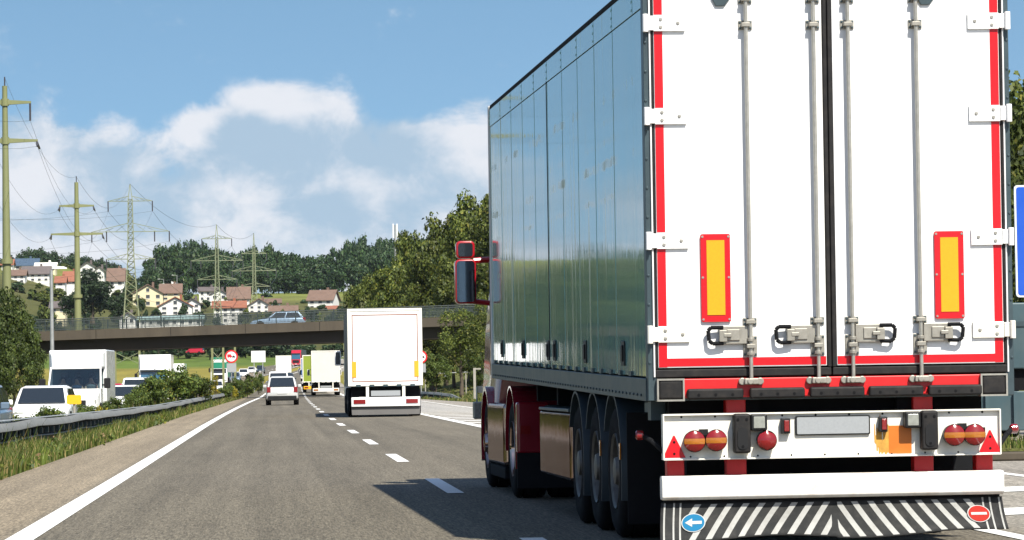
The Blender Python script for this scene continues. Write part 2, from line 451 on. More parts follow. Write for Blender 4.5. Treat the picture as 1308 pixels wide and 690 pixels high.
# ------------------------------------------------------------------ ground sheet
def ground_material():
    m = bpy.data.materials.new("meadow"); m.use_nodes = True
    N = m.node_tree.nodes; L = m.node_tree.links; b = N["Principled BSDF"]
    b.inputs["Roughness"].default_value = .95; b.inputs["Specular IOR Level"].default_value = .1
    tc = N.new("ShaderNodeTexCoord")
    def noise(scale, det, st=(1, 1, 1)):
        mp = N.new("ShaderNodeMapping"); mp.inputs["Scale"].default_value = st
        L.new(tc.outputs["Object"], mp.inputs["Vector"])
        n = N.new("ShaderNodeTexNoise"); n.inputs["Scale"].default_value = scale; n.inputs["Detail"].default_value = det
        n.inputs["Roughness"].default_value = .7
        L.new(mp.outputs[0], n.inputs["Vector"]); return n.outputs["Fac"]
    def ramp(f, cols):
        r = N.new("ShaderNodeValToRGB"); e = r.color_ramp.elements
        e[0].position, e[0].color = cols[0][0], (*cols[0][1], 1); e[1].position, e[1].color = cols[-1][0], (*cols[-1][1], 1)
        for p, c in cols[1:-1]: e.new(p).color = (*c, 1)
        L.new(f, r.inputs[0]); return r.outputs[0]
    sep = N.new("ShaderNodeSeparateXYZ"); L.new(tc.outputs["Object"], sep.inputs[0])
    g = ramp(noise(.25, 8), [(.3, (.07, .078, .026)), (.55, (.11, .115, .038)), (.75, (.19, .165, .08))])
    # crop field: ripe yellow strip, then a fresh green one behind it
    yn = N.new("ShaderNodeMath"); yn.operation = "MULTIPLY_ADD"; yn.inputs[1].default_value = 60
    L.new(noise(.02, 3), yn.inputs[0]); L.new(sep.outputs[1], yn.inputs[2])
    mr = N.new("ShaderNodeMapRange"); mr.inputs[1].default_value = 400; mr.inputs[2].default_value = 1500
    L.new(yn.outputs[0], mr.inputs[0])
    fld = N.new("ShaderNodeValToRGB"); e = fld.color_ramp.elements
    e[0].position, e[0].color = 0.0, (.10, .13, .025, 1); e[1].position, e[1].color = 1.0, (.16, .19, .045, 1)
    for p, c in ((.05, (.19, .17, .040)), (.38, (.22, .19, .045)), (.41, (.095, .14, .03)), (.49, (.09, .135, .03)), (.53, (.07, .075, .028)), (.74, (.085, .088, .034)), (.82, (.14, .15, .045))):
        e.new(p).color = (*c, 1)
    L.new(mr.outputs[0], fld.inputs[0])
    f2 = N.new("ShaderNodeMix"); f2.data_type = "RGBA"; f2.blend_type = "MULTIPLY"; f2.inputs[0].default_value = .7
    L.new(fld.outputs[0], f2.inputs[6])
    L.new(ramp(noise(.06, 8, (1, .35, 1)), [(.3, (.6, .6, .6)), (.7, (1.35, 1.3, 1.2))]), f2.inputs[7])
    w = N.new("ShaderNodeMapRange"); w.inputs[1].default_value = 360; w.inputs[2].default_value = 430
    L.new(sep.outputs[1], w.inputs[0])
    mx = N.new("ShaderNodeMix"); mx.data_type = "RGBA"
    L.new(w.outputs[0], mx.inputs[0]); L.new(g, mx.inputs[6]); L.new(f2.outputs[2], mx.inputs[7])
    L.new(mx.outputs[2], b.inputs["Base Color"])
    bp = N.new("ShaderNodeBump"); bp.inputs["Strength"].default_value = .8; bp.inputs["Distance"].default_value = .15
    L.new(noise(3, 5), bp.inputs["Height"]); L.new(bp.outputs[0], b.inputs["Normal"])
    MATS["meadow"] = m
ground_material()

YS = sorted(set([-60, -30] + list(range(0, 480, 10)) + list(range(480, 1000, 20)) + list(range(1000, 1700, 40)) + [1800, 2000, 2300, 2700, 3200, 4000, 6000]))
_C = {y: (curve(y) if y <= 1100 else curve(1100) + (y - 1100) * .042) for y in YS}
EDGE_Y = [-60, 40, 240, 330, 1200]
EDGE_L = [-3.75, -3.55, -3.40, -3.40, -3.4]
def edge_l(y): return float(np.interp(y, EDGE_Y, EDGE_L))
def edge_r(y): return float(np.interp(y, [-60, 62, 70, 120, 200, 260, 340, 1200], [24, 24, 13.2, 12.6, 10.2, 8.4, 7.6, 7.6]))
ONC_L, ONC_R = -14.2, -5.75

def in_road(xc, y):
    return y < 930 and (edge_l(y) - .01 < xc < edge_r(y) + .01 or ONC_L - .01 < xc < ONC_R + .01)

XC = [-2500, -1600, -1000, -700, -500, -380, -300, -240, -190, -150, -120, -100, -85, -70, -60, -50, -42, -35, -29, -24, -20, -17, -15, ONC_L, -10, ONC_R, -5.2, -4.8, -4.4, -4.0, "L", 0, 4, "R", 9, 12, 15, 18, 22, 27, 33, 40, 50, 62, 76, 92, 110, 135, 165, 200, 250, 320, 420, 560, 800, 1200, 2500]
def build_ground():
    vs, fs = [], []
    for y in YS:
        for c in XC:
            if c == "L": xc = edge_l(y)
            elif c == "R": xc = edge_r(y)
            else: xc = c
            if isinstance(c, (int, float)) and c >= 9:          # columns right of the asphalt follow its edge
                xc = edge_r(y) + (c - 8.6)
            x = xc + _C[y] * (1 if abs(xc) < 400 else 0)
            z = ground_z(x, y)
            if in_road(xc, y): z -= .05
            vs.append((x, y, z))
    n = len(XC)
    for j in range(len(YS) - 1):
        for i in range(n - 1):
            a = j * n + i
            fs.append((a, a + 1, a + n + 1, a + n))
    me = bpy.data.meshes.new("ground"); me.from_pydata(vs, [], fs); me.materials.append(MATS["meadow"])
    me.polygons.foreach_set("use_smooth", [True] * len(fs))
    o = bpy.data.objects.new("ground", me); COL.objects.link(o); tag(o, kind="structure")
build_ground()

def asphalt_material():
    m = bpy.data.materials.new("asphalt"); m.use_nodes = True
    N = m.node_tree.nodes; L = m.node_tree.links; b = N["Principled BSDF"]
    b.inputs["Roughness"].default_value = .8; b.inputs["Specular IOR Level"].default_value = .3
    tc = N.new("ShaderNodeTexCoord")
    def mp(st):
        k = N.new("ShaderNodeMapping"); k.inputs["Scale"].default_value = st; L.new(tc.outputs["Object"], k.inputs[0]); return k.outputs[0]
    def noise(v, scale, det, rough=.6):
        n = N.new("ShaderNodeTexNoise"); n.inputs["Scale"].default_value = scale; n.inputs["Detail"].default_value = det
        n.inputs["Roughness"].default_value = rough; L.new(v, n.inputs["Vector"]); return n.outputs["Fac"]
    def rng(x, a, b_, c, d):
        n = N.new("ShaderNodeMapRange")
        for i, q in zip((1, 2, 3, 4), (a, b_, c, d)): n.inputs[i].default_value = q
        L.new(x, n.inputs[0]); return n.outputs[0]
    def mul(a, b_):
        n = N.new("ShaderNodeMix"); n.data_type = "RGBA"; n.blend_type = "MULTIPLY"; n.inputs[0].default_value = 1
        L.new(a, n.inputs[6]); L.new(b_, n.inputs[7]); return n.outputs[2]
    def mixc(f, a, b_):
        n = N.new("ShaderNodeMix"); n.data_type = "RGBA"; L.new(f, n.inputs[0])
        for i, q in ((6, a), (7, b_)):
            if isinstance(q, tuple): n.inputs[i].default_value = (*q, 1)
            else: L.new(q, n.inputs[i])
        return n.outputs[2]
    sep = N.new("ShaderNodeSeparateXYZ"); L.new(tc.outputs["Object"], sep.inputs[0])
    # the old hard shoulder is a paler, browner asphalt; the merge area on the other side is pale too
    sh = rng(sep.outputs[0], -2.25, -2.05, 1, 0)
    rt = rng(sep.outputs[0], 5.4, 5.8, 0, 1)
    base = mixc(sh, (.122, .106, .079), (.212, .174, .122))
    base = mixc(rt, base, (.25, .225, .19))
    grain = rng(noise(mp((1, .55, 1)), 26, 6, .85), .34, .66, .42, 1.65)
    big = rng(noise(mp((.5, .05, 1)), 1.6, 5), .3, .7, .86, 1.13)
    track = rng(noise(mp((1.0, .008, 1)), 2.2, 2), .3, .7, .80, 1.13)
    stone = N.new("ShaderNodeTexVoronoi"); stone.inputs["Scale"].default_value = 42; L.new(mp((1, .5, 1)), stone.inputs["Vector"])
    st = rng(stone.outputs["Color"], 0, 1, .72, 1.28)
    chip = rng(noise(mp((1, .045, 1)), 62, 3, .75), .36, .64, .60, 1.42)
    chip2 = rng(noise(mp((1, .025, 1)), 17, 3, .75), .36, .64, .88, 1.13)
    L.new(mul(mul(mul(mul(mul(mul(base, grain), big), track), st), chip), chip2), b.inputs["Base Color"])
    bp = N.new("ShaderNodeBump"); bp.inputs["Strength"].default_value = .35; bp.inputs["Distance"].default_value = .012
    L.new(noise(mp((1, 1, 1)), 60, 4), bp.inputs["Height"]); L.new(bp.outputs[0], b.inputs["Normal"])
    MATS["asphalt"] = m
    p = bpy.data.materials.new("road_paint"); p.use_nodes = True
    N = p.node_tree.nodes; L = p.node_tree.links; b = N["Principled BSDF"]; b.inputs["Roughness"].default_value = .6
    tc = N.new("ShaderNodeTexCoord"); n = N.new("ShaderNodeTexNoise"); n.inputs["Scale"].default_value = 22; n.inputs["Detail"].default_value = 6; n.inputs["Roughness"].default_value = .8
    L.new(tc.outputs["Object"], n.inputs["Vector"])
    r = N.new("ShaderNodeValToRGB"); e = r.color_ramp.elements
    e[0].position, e[0].color = .30, (.34, .32, .29, 1); e[1].position, e[1].color = .42, (.74, .73, .70, 1)
    L.new(n.outputs["Fac"], r.inputs[0]); L.new(r.outputs[0], b.inputs["Base Color"])
    MATS["road_paint"] = p
asphalt_material()

def strip_mesh(name, fl, fr, y0, y1, zo, material, kind="structure", zf=road_z, curved=True):
    ys = [y for y in YS if y0 < y < y1]; ys = [y0] + ys + [y1]
    vs, fs = [], []
    for y in ys:
        c = curve(y) if y <= 1100 else curve(1100) + (y - 1100) * .042
        vs += [(fl(y) + c, y, zf(y) + zo), (fr(y) + c, y, zf(y) + zo)]
    for i in range(len(ys) - 1): fs.append((2 * i, 2 * i + 1, 2 * i + 3, 2 * i + 2))
    return vs, fs
def sheet(name, parts, material):
    V, F = [], []
    for vs, fs in parts:
        o = len(V); V += vs; F += [tuple(i + o for i in f) for f in fs]
    me = bpy.data.meshes.new(name); me.from_pydata(V, [], F); me.materials.append(MATS[material])
    ob = bpy.data.objects.new(name, me); COL.objects.link(ob); tag(ob, kind="structure"); return ob
def onc_z(y): return road_z(y) - .20 * (1 - sstep(420, 520, y))
sheet("motorway_road", [strip_mesh("r", edge_l, edge_r, -60, 930, 0, "asphalt")], "asphalt")
sheet("oncoming_road", [strip_mesh("r", lambda y: ONC_L, lambda y: ONC_R, -60, 930, 0, "asphalt", zf=onc_z)], "asphalt")
marks = []
def const(x): return lambda y: x
def band(xa, xb, y0, y1, zf=road_z): marks.append(strip_mesh("m", xa if callable(xa) else const(xa), xb if callable(xb) else const(xb), y0, y1, .006, "road_paint", zf=zf))
def lline(y): return float(np.interp(y, [-60, 40, 434, 1200], [-2.07, -1.99, -1.93, -1.93]))
band(lambda y: lline(y) - .115, lambda y: lline(y) + .115, -60, 930)
k = 0
y = 35.8 - 14.4 * 4
while y < 920:
    band(1.84, 2.02, y, y + (5.5 if y > 30 else 4.0)); y += 14.4
band(5.30, 5.46, -20, 80); band(5.24, 5.52, 80, 930)
band(8.50, 8.66, 10, 235)
def diag(x0, x1, y0, y1, w):
    z = .006
    marks.append(([(x0, y0, z), (x1, y1, z), (x1, y1 + w, z), (x0, y0 + w, z)], [(0, 1, 2, 3)]))
yy = 4.0
while yy < 232:
    diag(5.52 if yy > 75 else 6.0, 8.46, yy, yy + 1.3, 1.25); yy += 4.75
for a in (-9.95,): 
    y = 20
    while y < 900: band(a - .08, a + .08, y, y + 5.5, onc_z); y += 14.4
band(ONC_R - .75, ONC_R - .55, 0, 930, onc_z)
sheet("road_markings", marks, "road_paint")
# ------------------------------------------------------------------ wheels
def tyre_mb(r, w, n=40):
    b = MB(); h = w / 2
    b.lathe((0, 0, 0), (1, 0, 0), [(-h * .9, r * .56), (-h, r * .70), (-h * .98, r * .86), (-h * .88, r * .955), (-h * .72, r * .995), (-h * .5, r), (-h * .46, r * .975), (-h * .40, r * .975), (-h * .36, r),
                                    (h * .36, r), (h * .40, r * .975), (h * .46, r * .975), (h * .5, r), (h * .72, r * .995), (h * .88, r * .955), (h * .98, r * .86), (h, r * .70), (h * .9, r * .56)], n)
    return b
def rim_mb(r, w, side, holes=10, dish=.35, n=36):
    """side: -1 outer face towards -x, +1 towards +x"""
    b = MB(); h = w / 2; R_ = r * .58
    ax = (side, 0, 0)
    b.lathe((0, 0, 0), ax, [(h * .86, R_), (h * .98, R_ * .97), (h * .90, R_ * .90), (h * dish, R_ * .82), (h * (dish + .1), R_ * .62), (h * (dish + .35), R_ * .48), (h * (dish + .38), R_ * .40), (h * (dish + .62), R_ * .34), (h * (dish + .66), R_ * .2), (h * (dish + .66), 0)], n)
    for i in range(holes):
        a = 2 * PI * (i + .5) / holes
        c = Vector((side * h * (dish + .06), math.cos(a) * R_ * .72, math.sin(a) * R_ * .72))
        b.cyl(c, c + Vector((side * h * .10, 0, 0)), R_ * .17, n=12, m=1)
        a = 2 * PI * i / holes
        c = Vector((side * h * (dish + .34), math.cos(a) * R_ * .44, math.sin(a) * R_ * .44))
        b.cyl(c, c + Vector((side * h * .12, 0, 0)), R_ * .035, n=6)
    return b
_wheel_cache = {}
def add_wheel(parent, x, y, z, r, w, side, rimmat="rim_steel", holes=10, dish=.35, n=40):
    key = (r, w, side, rimmat, holes)
    if key not in _wheel_cache:
        t = tyre_mb(r, w, n).mesh("wheel", ["tyre_rubber"]); q = rim_mb(r, w, side, holes, dish, n).mesh("rim", [rimmat, "chassis_black"])
        for me in (t, q):
            me.polygons.foreach_set("use_smooth", [True] * len(me.polygons)); me.set_sharp_from_angle(angle=R(40))
        _wheel_cache[key] = (t, q)
    t, q = _wheel_cache[key]
    o = bpy.data.objects.new("wheel", t); COL.objects.link(o); o.parent = parent; o.location = (x, y, z)
    q_ = bpy.data.objects.new("rim", q); COL.objects.link(q_); q_.parent = o
    return o

# ------------------------------------------------------------------ dirty glossy paint of the trailer side
def side_paint():
    m = bpy.data.materials.new("trailer_side_paint"); m.use_nodes = True
    N = m.node_tree.nodes; L = m.node_tree.links; b = N["Principled BSDF"]
    tc = N.new("ShaderNodeTexCoord"); sep = N.new("ShaderNodeSeparateXYZ"); L.new(tc.outputs["Object"], sep.inputs[0])
    def mth(op, a, b_=None, c=None):
        n = N.new("ShaderNodeMath"); n.operation = op
        for i, q in enumerate((a, b_, c)):
            if q is None: continue
            if isinstance(q, (int, float)): n.inputs[i].default_value = q
            else: L.new(q, n.inputs[i])
        return n.outputs[0]
    def noise(st, scale, det=4, rough=.6):
        k = N.new("ShaderNodeMapping"); k.inputs["Scale"].default_value = st; L.new(tc.outputs["Object"], k.inputs[0])
        n = N.new("ShaderNodeTexNoise"); n.inputs["Scale"].default_value = scale; n.inputs["Detail"].default_value = det; n.inputs["Roughness"].default_value = rough
        L.new(k.outputs[0], n.inputs["Vector"]); return n.outputs["Fac"]
    def rng(x, a, b_, c, d):
        n = N.new("ShaderNodeMapRange"); n.interpolation_type = "SMOOTHSTEP"
        for i, q in zip((1, 2, 3, 4), (a, b_, c, d)): n.inputs[i].default_value = q
        L.new(x, n.inputs[0]); return n.outputs[0]
    Z = sep.outputs[2]
    wob = mth("MULTIPLY", mth("SUBTRACT", noise((1, 1.0, .2), 3.2, 4), .5), .10)
    zz = mth("ADD", Z, wob)
    spots = None
    patch = rng(noise((1, 1.0, .9), .95, 3, .6), .42, .60, 0, 1)
    for z0, wdt, amp in ((3.28, .024, 1.0), (3.10, .014, .55), (2.95, .016, .6), (2.78, .024, .95), (2.52, .014, .6), (2.12, .014, .4)):
        d = mth("ABSOLUTE", mth("SUBTRACT", zz, z0))
        g = mth("MULTIPLY", rng(d, wdt, wdt * 2.1, 1, 0), amp)
        spots = g if spots is None else mth("MAXIMUM", spots, g)
    spots = mth("MULTIPLY", mth("MULTIPLY", spots, patch), rng(noise((1, .4, 1), 7, 4), .3, .6, .45, 1))
    streak = mth("MULTIPLY", rng(noise((1, 1, .02), 9, 3, .7), .50, .68, 0, 1), rng(noise((1, .6, .25), .9, 3), .42, .60, .06, .42))
    film = rng(noise((1, .8, .5), 2.5, 6), .35, .8, .0, .14)
    f = mth("MINIMUM", mth("ADD", mth("ADD", mth("MULTIPLY", spots, .30), streak), film), .85)
    mx = N.new("ShaderNodeMix"); mx.data_type = "RGBA"; L.new(f, mx.inputs[0])
    mx.inputs[6].default_value = (.22, .45, .43, 1); mx.inputs[7].default_value = (.78, .56, .20, 1)
    L.new(mx.outputs[2], b.inputs["Base Color"])
    b.inputs["Coat Roughness"].default_value = .03
    L.new(rng(f, .12, .55, .22, .0), b.inputs["Coat Weight"]); L.new(rng(f, .12, .55, .6, .10), b.inputs["Specular IOR Level"])
    L.new(rng(f, 0, .7, .035, .55), b.inputs["Roughness"])
    bp = N.new("ShaderNodeBump"); bp.inputs["Strength"].default_value = .12; bp.inputs["Distance"].default_value = .006
    L.new(mth("ADD", noise((1, 1, .08), 7, 2), mth("MULTIPLY", noise((1, 1, .6), 1.6, 2), 1.2)), bp.inputs["Height"])
    L.new(bp.outputs[0], b.inputs["Normal"])
    L.new(bp.outputs[0], b.inputs["Coat Normal"])
    MATS["trailer_side_paint"] = m
side_paint()

# ------------------------------------------------------------------ the big truck
HY, HROT, HPITCH = 22.98, .0147, .0138
_c = at(828, 513, HY)
hero_loc = Vector((_c.x + 1.275 * math.cos(HROT), HY + 1.275 * math.sin(HROT), 0))
hero = thing("semi_truck", "big truck seen close, white double rear doors edged red, dark glossy side and red cab", "truck", hero_loc, HROT)

def tp(o):
    o.rotation_euler = (HPITCH, 0, 0); return o

# body shell
b = MB()
b.box(-1.225, 1.225, .07, 13.30, 1.19, 3.95)
tp(b.build("cargo_body", ["chassis_black"], hero))
seams = [.14, .62, 1.86, 3.10, 4.35, 5.60, 6.88, 8.14, 9.40, 10.65, 11.90, 13.28]
for i in range(len(seams) - 1):
    y0, y1 = seams[i], seams[i + 1]
    if abs(seams[i] - 6.88) < .01: y0 += .055
    b = MB(); b.box(-1.272, -1.235, y0, y1, 1.205, 3.74)
    p = tp(b.build("side_panel", ["trailer_side_paint"], hero, bevel=.0015, smooth=True))
    h = MB(); yh = (y0 + y1) / 2
    for t in (-.32, .32):
        if y1 - y0 > .9:
            h = MB(); h.box(-1.29, -1.2725, yh + t - .06, yh + t + .06, 1.20, 1.235); h.build("hinge", ["steel_dark"], p)
    if i not in (0, ):
        # slim raised seam strip along the panel edge
        s = MB(); s.box(-1.2745, -1.272, y1 - .035, y1 - .004, 1.215, 3.735)
        s.build("seam_strip", ["trailer_side_paint"], p)
        lat = [v for v in (1.4, 3.97, 6.45, 7.05, 9.55, 12.0) if y0 < v < y1]
        if not lat: continue
        q = MB(); yl = lat[0] - .1
        q.box(-1.283, -1.2725, yl, yl + .20, 1.27, 1.45); q.box(-1.295, -1.283, yl + .05, yl + .15, 1.30, 1.42)
        q.build("latch", ["black_plastic"], p, bevel=.006)
b = MB(); b.box(1.235, 1.272, .14, 13.28, 1.205, 3.74)
tp(b.build("side_panel", ["trailer_side_paint"], hero, bevel=.006))
b = MB(); b.box(-1.2765, -1.236, 6.884, 6.932, 1.2, 3.90)
tp(b.build("side_post", ["rubber"], hero))
b = MB(); b.box(-1.275, -1.228, .10, 13.30, 3.748, 3.93); b.box(1.228, 1.275, .10, 13.30, 3.748, 3.93)
for s in seams[1:]:
    b.box(-1.2768, -1.275, s - .045, s + .045, 3.755, 3.925)
    for zz in (3.78, 3.84, 3.90):
        b.cyl((-1.2765, s - .02, zz), (-1.279, s - .02, zz), .010, n=6); b.cyl((-1.2765, s + .02, zz), (-1.279, s + .02, zz), .010, n=6)
tp(b.build("top_rail", ["trailer_side_paint"], hero, bevel=.004, smooth=True))
b = MB(); b.box(-1.27, 1.27, .08, 13.30, 3.932, 3.985)
tp(b.build("roof", ["chassis_black"], hero, bevel=.015))
b = MB(); b.box(-1.285, 1.285, .06, 13.32, 1.035, 1.192)
for i in range(60):
    y = .3 + i * .215
    b.cyl((-1.285, y, 1.075), (-1.295, y, 1.075), .012, n=6)
tp(b.build("side_rail", ["steel_dark"], hero, bevel=.012, smooth=True))
b = MB(); b.box(-1.285, 1.285, 13.30, 13.40, 1.04, 3.98)
tp(b.build("front_wall", ["truck_grey"], hero, bevel=.02))
# chassis
b = MB()
for s in (-1, 1):
    b.box(s * .55 - .07, s * .55 + .07, .15, 12.2, .72, 1.03)
    for y in (1.2, 2.35, 3.65, 4.95, 6.5, 8, 9.5): pass
for y in (.25, 1.4, 3.0, 4.3, 6, 8, 10): b.box(-1.1, 1.1, y, y + .12, .85, 1.03)
b.box(-.95, .95, .5, .62, .30, .80)
b.box(-1.0, 1.0, 1.1, 1.16, .22, 1.0)
tp(b.build("chassis", ["chassis_black"], hero))
# rear frame: posts, header, sill
b = MB()
for s in (-1, 1):
    b.box(s * 1.245 - .03, s * 1.245 + .03, -.005, .12, 1.04, 3.985)
    b.box(s * 1.232 - .006, s * 1.232 + .006, -.022, -.005, 1.2, 3.97, 1)
    for k in range(14): b.cyl((s * 1.262, -.005, 1.3 + k * .2), (s * 1.262, -.012, 1.3 + k * .2), .010, n=6)
b.box(-1.215, 1.215, .0, .12, 3.93, 3.985)
tp(b.build("rear_frame", ["steel_dark", "sign_white"], hero, bevel=.004))
b = MB(); b.box(-1.04, 1.04, -.02, .14, 1.055, 1.187)
tp(b.build("sill_beam", ["red_paint"], hero, bevel=.008))
for s in (-1, 1):
    b = MB(); b.box(s * 1.125 - .085, s * 1.125 + .085, -.045, .05, 1.045, 1.182)
    k = tp(b.build("corner_buffer", ["seal_rubber"], hero, bevel=.02, smooth=True))
    c = MB()
    for (x0, x1, z0, z1) in ((-.095, -.083, 1.035, 1.19), (.083, .095, 1.035, 1.19), (-.083, .083, 1.178, 1.19), (-.083, .083, 1.035, 1.047)):
        c.box(s * 1.125 + x0, s * 1.125 + x1, -.048, .04, z0, z1)
    c.build("buffer_frame", ["zinc"], k)
for x0, x1 in ((-1.015, -.625), (-.582, -.20), (-.165, .215), (.245, .625), (.66, 1.035)):
    b = MB(); b.box(x0, x1, -.075, -.02, 1.045, 1.118)
    o = tp(b.build("bump_stop", ["seal_rubber"], hero, bevel=.016, smooth=True))
    h = MB()
    for t in (.2, .5, .8): h.cyl((x0 + (x1 - x0) * t, -.0765, 1.075), (x0 + (x1 - x0) * t, -.07, 1.075), .011, n=8)
    h.build("bolt_hole", ["chassis_black"], o)

# doors
def rounded_loop(x0, x1, z0, z1, r, n=5):
    pts = []
    for cx, cz, a0 in ((x1 - r, z1 - r, 0), (x0 + r, z1 - r, 90), (x0 + r, z0 + r, 180), (x1 - r, z0 + r, 270)):
        for i in range(n): a = R(a0 + 90 * i / (n - 1)); pts.append((cx + r * math.cos(a), cz + r * math.sin(a)))
    return pts
RODS = {-1: (-.568, -.099), 1: (.141, .617)}
for s in (-1, 1):
    xi, xo = (.035, 1.205)
    x0, x1 = sorted((s * xi, s * xo))
    b = MB(); b.box(x0, x1, -.012, .06, 1.262, 3.925)
    door = tp(b.build("rear_door", ["door_white"], hero, bevel=.006))
    # seal round the door leaf
    b = MB()
    xa, xb = sorted((s * .004, s * 1.226))
    b.box(xa, xb, -.016, .05, 1.197, 1.252); b.box(xa, xb, -.016, .05, 3.90, 3.93)
    xc_, xd = sorted((s * 1.208, s * 1.226)); b.box(xc_, xd, -.016, .05, 1.252, 3.90)
    xc_, xd = sorted((s * .002, s * .032)); b.box(xc_, xd, -.020, .05, 1.252, 3.90)
    b.build("door_seal", ["seal_rubber"], door, bevel=.008, smooth=True)
    # red reflective edging
    b = MB()
    xa, xb = sorted((s * 1.142, s * 1.20)); b.box(xa, xb, -.0145, -.010, 1.268, 3.92)
    xa, xb = sorted((s * .04, s * 1.142)); b.box(xa, xb, -.0145, -.010, 1.272, 1.328); b.box(xa, xb, -.0145, -.010, 3.86, 3.92)
    b.build("red_edging", ["red_tape"], door)
    for z in (1.493, 2.135, 2.99, 3.63):
        b = MB()
        xa, xb = sorted((s * .985, s * 1.205)); b.box(xa, xb, -.032, -.012, z - .056, z + .056)
        xa, xb = sorted((s * 1.205, s * 1.275)); b.box(xa, xb, -.040, -.016, z - .050, z + .050)
        b.cyl((s * 1.262, -.045, z - .062), (s * 1.262, -.045, z + .062), .020, n=12)
        for (x, dz) in ((1.035, 0), (1.155, .027), (1.155, -.027)): b.cyl((s * x, -.039, z + dz), (s * x, -.030, z + dz), .013, n=8, m=1)
        b.build("hinge", ["panel_white" if z < 2 else "door_white", "zinc"], door, bevel=.004, smooth=True)
    for x in RODS[s]:
        b = MB()
        b.cyl((x, -.052, 1.16), (x, -.052, 3.95), .0135, n=16)
        rod = b.build("locking_bar", ["zinc"], door, smooth=True)
        for z0, z1 in ((1.545, 1.60), (1.335, 1.475), (3.58, 3.645), (3.76, 3.82)):
            c = MB(); c.box(x - .048, x + .048, -.022, -.012, z0, z1)
            c.box(x - .03, x + .03, -.074, -.022, (z0 + z1) / 2 - .014, (z0 + z1) / 2 + .014)
            if z1 - z0 > .1:
                for dz in (-.05, .045): c.cyl((x, -.052, (z0 + z1) / 2 + dz - .012), (x, -.052, (z0 + z1) / 2 + dz + .012), .025, n=14)
            for sx in (-.036, .036):
                for zz in (z0 + .013, z1 - .013): c.cyl((x + sx, -.028, zz), (x + sx, -.021, zz), .009, n=8, m=1)
            c.build("bar_guide", ["zinc_plate", "steel_dark"], rod, bevel=.004, smooth=True)
        c = MB(); c.box(x - .05, x + .05, -.075, -.015, 1.142, 1.185); c.cyl((x - .062, -.05, 1.163), (x - .062, -.015, 1.163), .026, n=14); c.cyl((x + .062, -.05, 1.163), (x + .062, -.015, 1.163), .026, n=14)
        c.cyl((x - .01, -.085, 1.163), (x - .01, -.07, 1.163), .022, n=14)
        c.build("cam_keeper", ["zinc_plate"], rod, bevel=.008, smooth=True)
        # lever handle in its recess plate, pointing left on both doors' left bars or right on the right door
        d = -1 if s < 0 else 1
        h = MB()
        xa, xb = sorted((x + d * .02, x + d * .215)); h.box(xa, xb, -.046, -.012, 1.42, 1.545)
        xa, xb = sorted((x + d * .075, x + d * .165)); h.box(xa, xb, -.056, -.046, 1.445, 1.522)
        xa, xb = sorted((x + d * .165, x + d * .22)); h.box(xa, xb, -.072, -.046, 1.436, 1.518)
        xa, xb = sorted((x + d * .135, x + d * .19)); h.box(xa, xb, -.076, -.056, 1.468, 1.495)
        ho = h.build("handle_plate", ["zinc_plate"], door, bevel=.006, smooth=True)
        l = MB()
        lx = [x + d * .19, x + d * .295]
        pts = [(lx[0], -.05, 1.535), (lx[1] - d * .02, -.055, 1.535), (lx[1], -.055, 1.515), (lx[1] - d * .006, -.055, 1.445), (lx[1] - d * .03, -.055, 1.425), (lx[0], -.05, 1.428)]
        l.tube(pts, .0135, 8)
        l.build("lever_grip", ["rubber"], ho, smooth=True)
    # yellow rear marker board with red border
    xm = -.80 if s < 0 else .828
    b = MB(); b.prism(rounded_loop(xm - .102, xm + .102, 1.575, 2.178, .012), "y", -.030, -.012)
    mb_ = b.build("marker_board", ["red_tape"], door)
    c = MB(); c.box(xm - .062, xm + .062, -.034, -.030, 1.622, 2.135)
    c.build("yellow_field", ["yellow_reflex"], mb_)
    c = MB()
    for sx in (-.09, .09):
        for zz in (1.592, 1.88, 2.16): c.cyl((xm + sx, -.034, zz), (xm + sx, -.029, zz), .008, n=8)
    c.build("screw", ["zinc"], mb_)
    b = MB(); xr = -.73 if s < 0 else .70
    b.prism([(xr - .07, 3.95), (xr - .07, 3.80), (xr - .04, 3.745), (xr + .02, 3.745), (xr + .06, 3.80), (xr + .06, 3.95)], "y", -.03, -.012)
    b.build("door_stop", ["steel_dark"], door, bevel=.004)

# red uprights and lamp panel
for s, x in ((-1, -.655), (1, .655)):
    b = MB(); b.box(x - .07, x + .07, .11, .22, .40, 1.06)
    tp(b.build("chassis_bracket", ["red_paint"], hero, bevel=.01))
for s in (-1, 1):
    b = MB(); b.box(s * 1.08 - .06, s * 1.08 + .06, .10, .22, .36, .66)
    tp(b.build("chassis_bracket", ["red_paint"], hero, bevel=.01))
b = MB()
b.box(-1.178, 1.168, .0, .02, .632, .945); b.box(-1.178, 1.168, -.03, .0, .935, .947); b.box(-1.178, 1.168, -.03, 0, .630, .640)
b.box(-1.182, -1.172, -.03, .06, .632, .945); b.box(1.162, 1.172, -.03, .06, .632, .945)
for i in range(10):
    x = -1.05 + i * .233; b.cyl((x, -.004, .925), (x, 0, .925), .008, n=8, m=1); b.cyl((x + .06, -.004, .652), (x + .06, 0, .652), .007, n=8, m=1)
panel = tp(b.build("lamp_panel", ["panel_white", "chassis_black"], hero, bevel=.003))
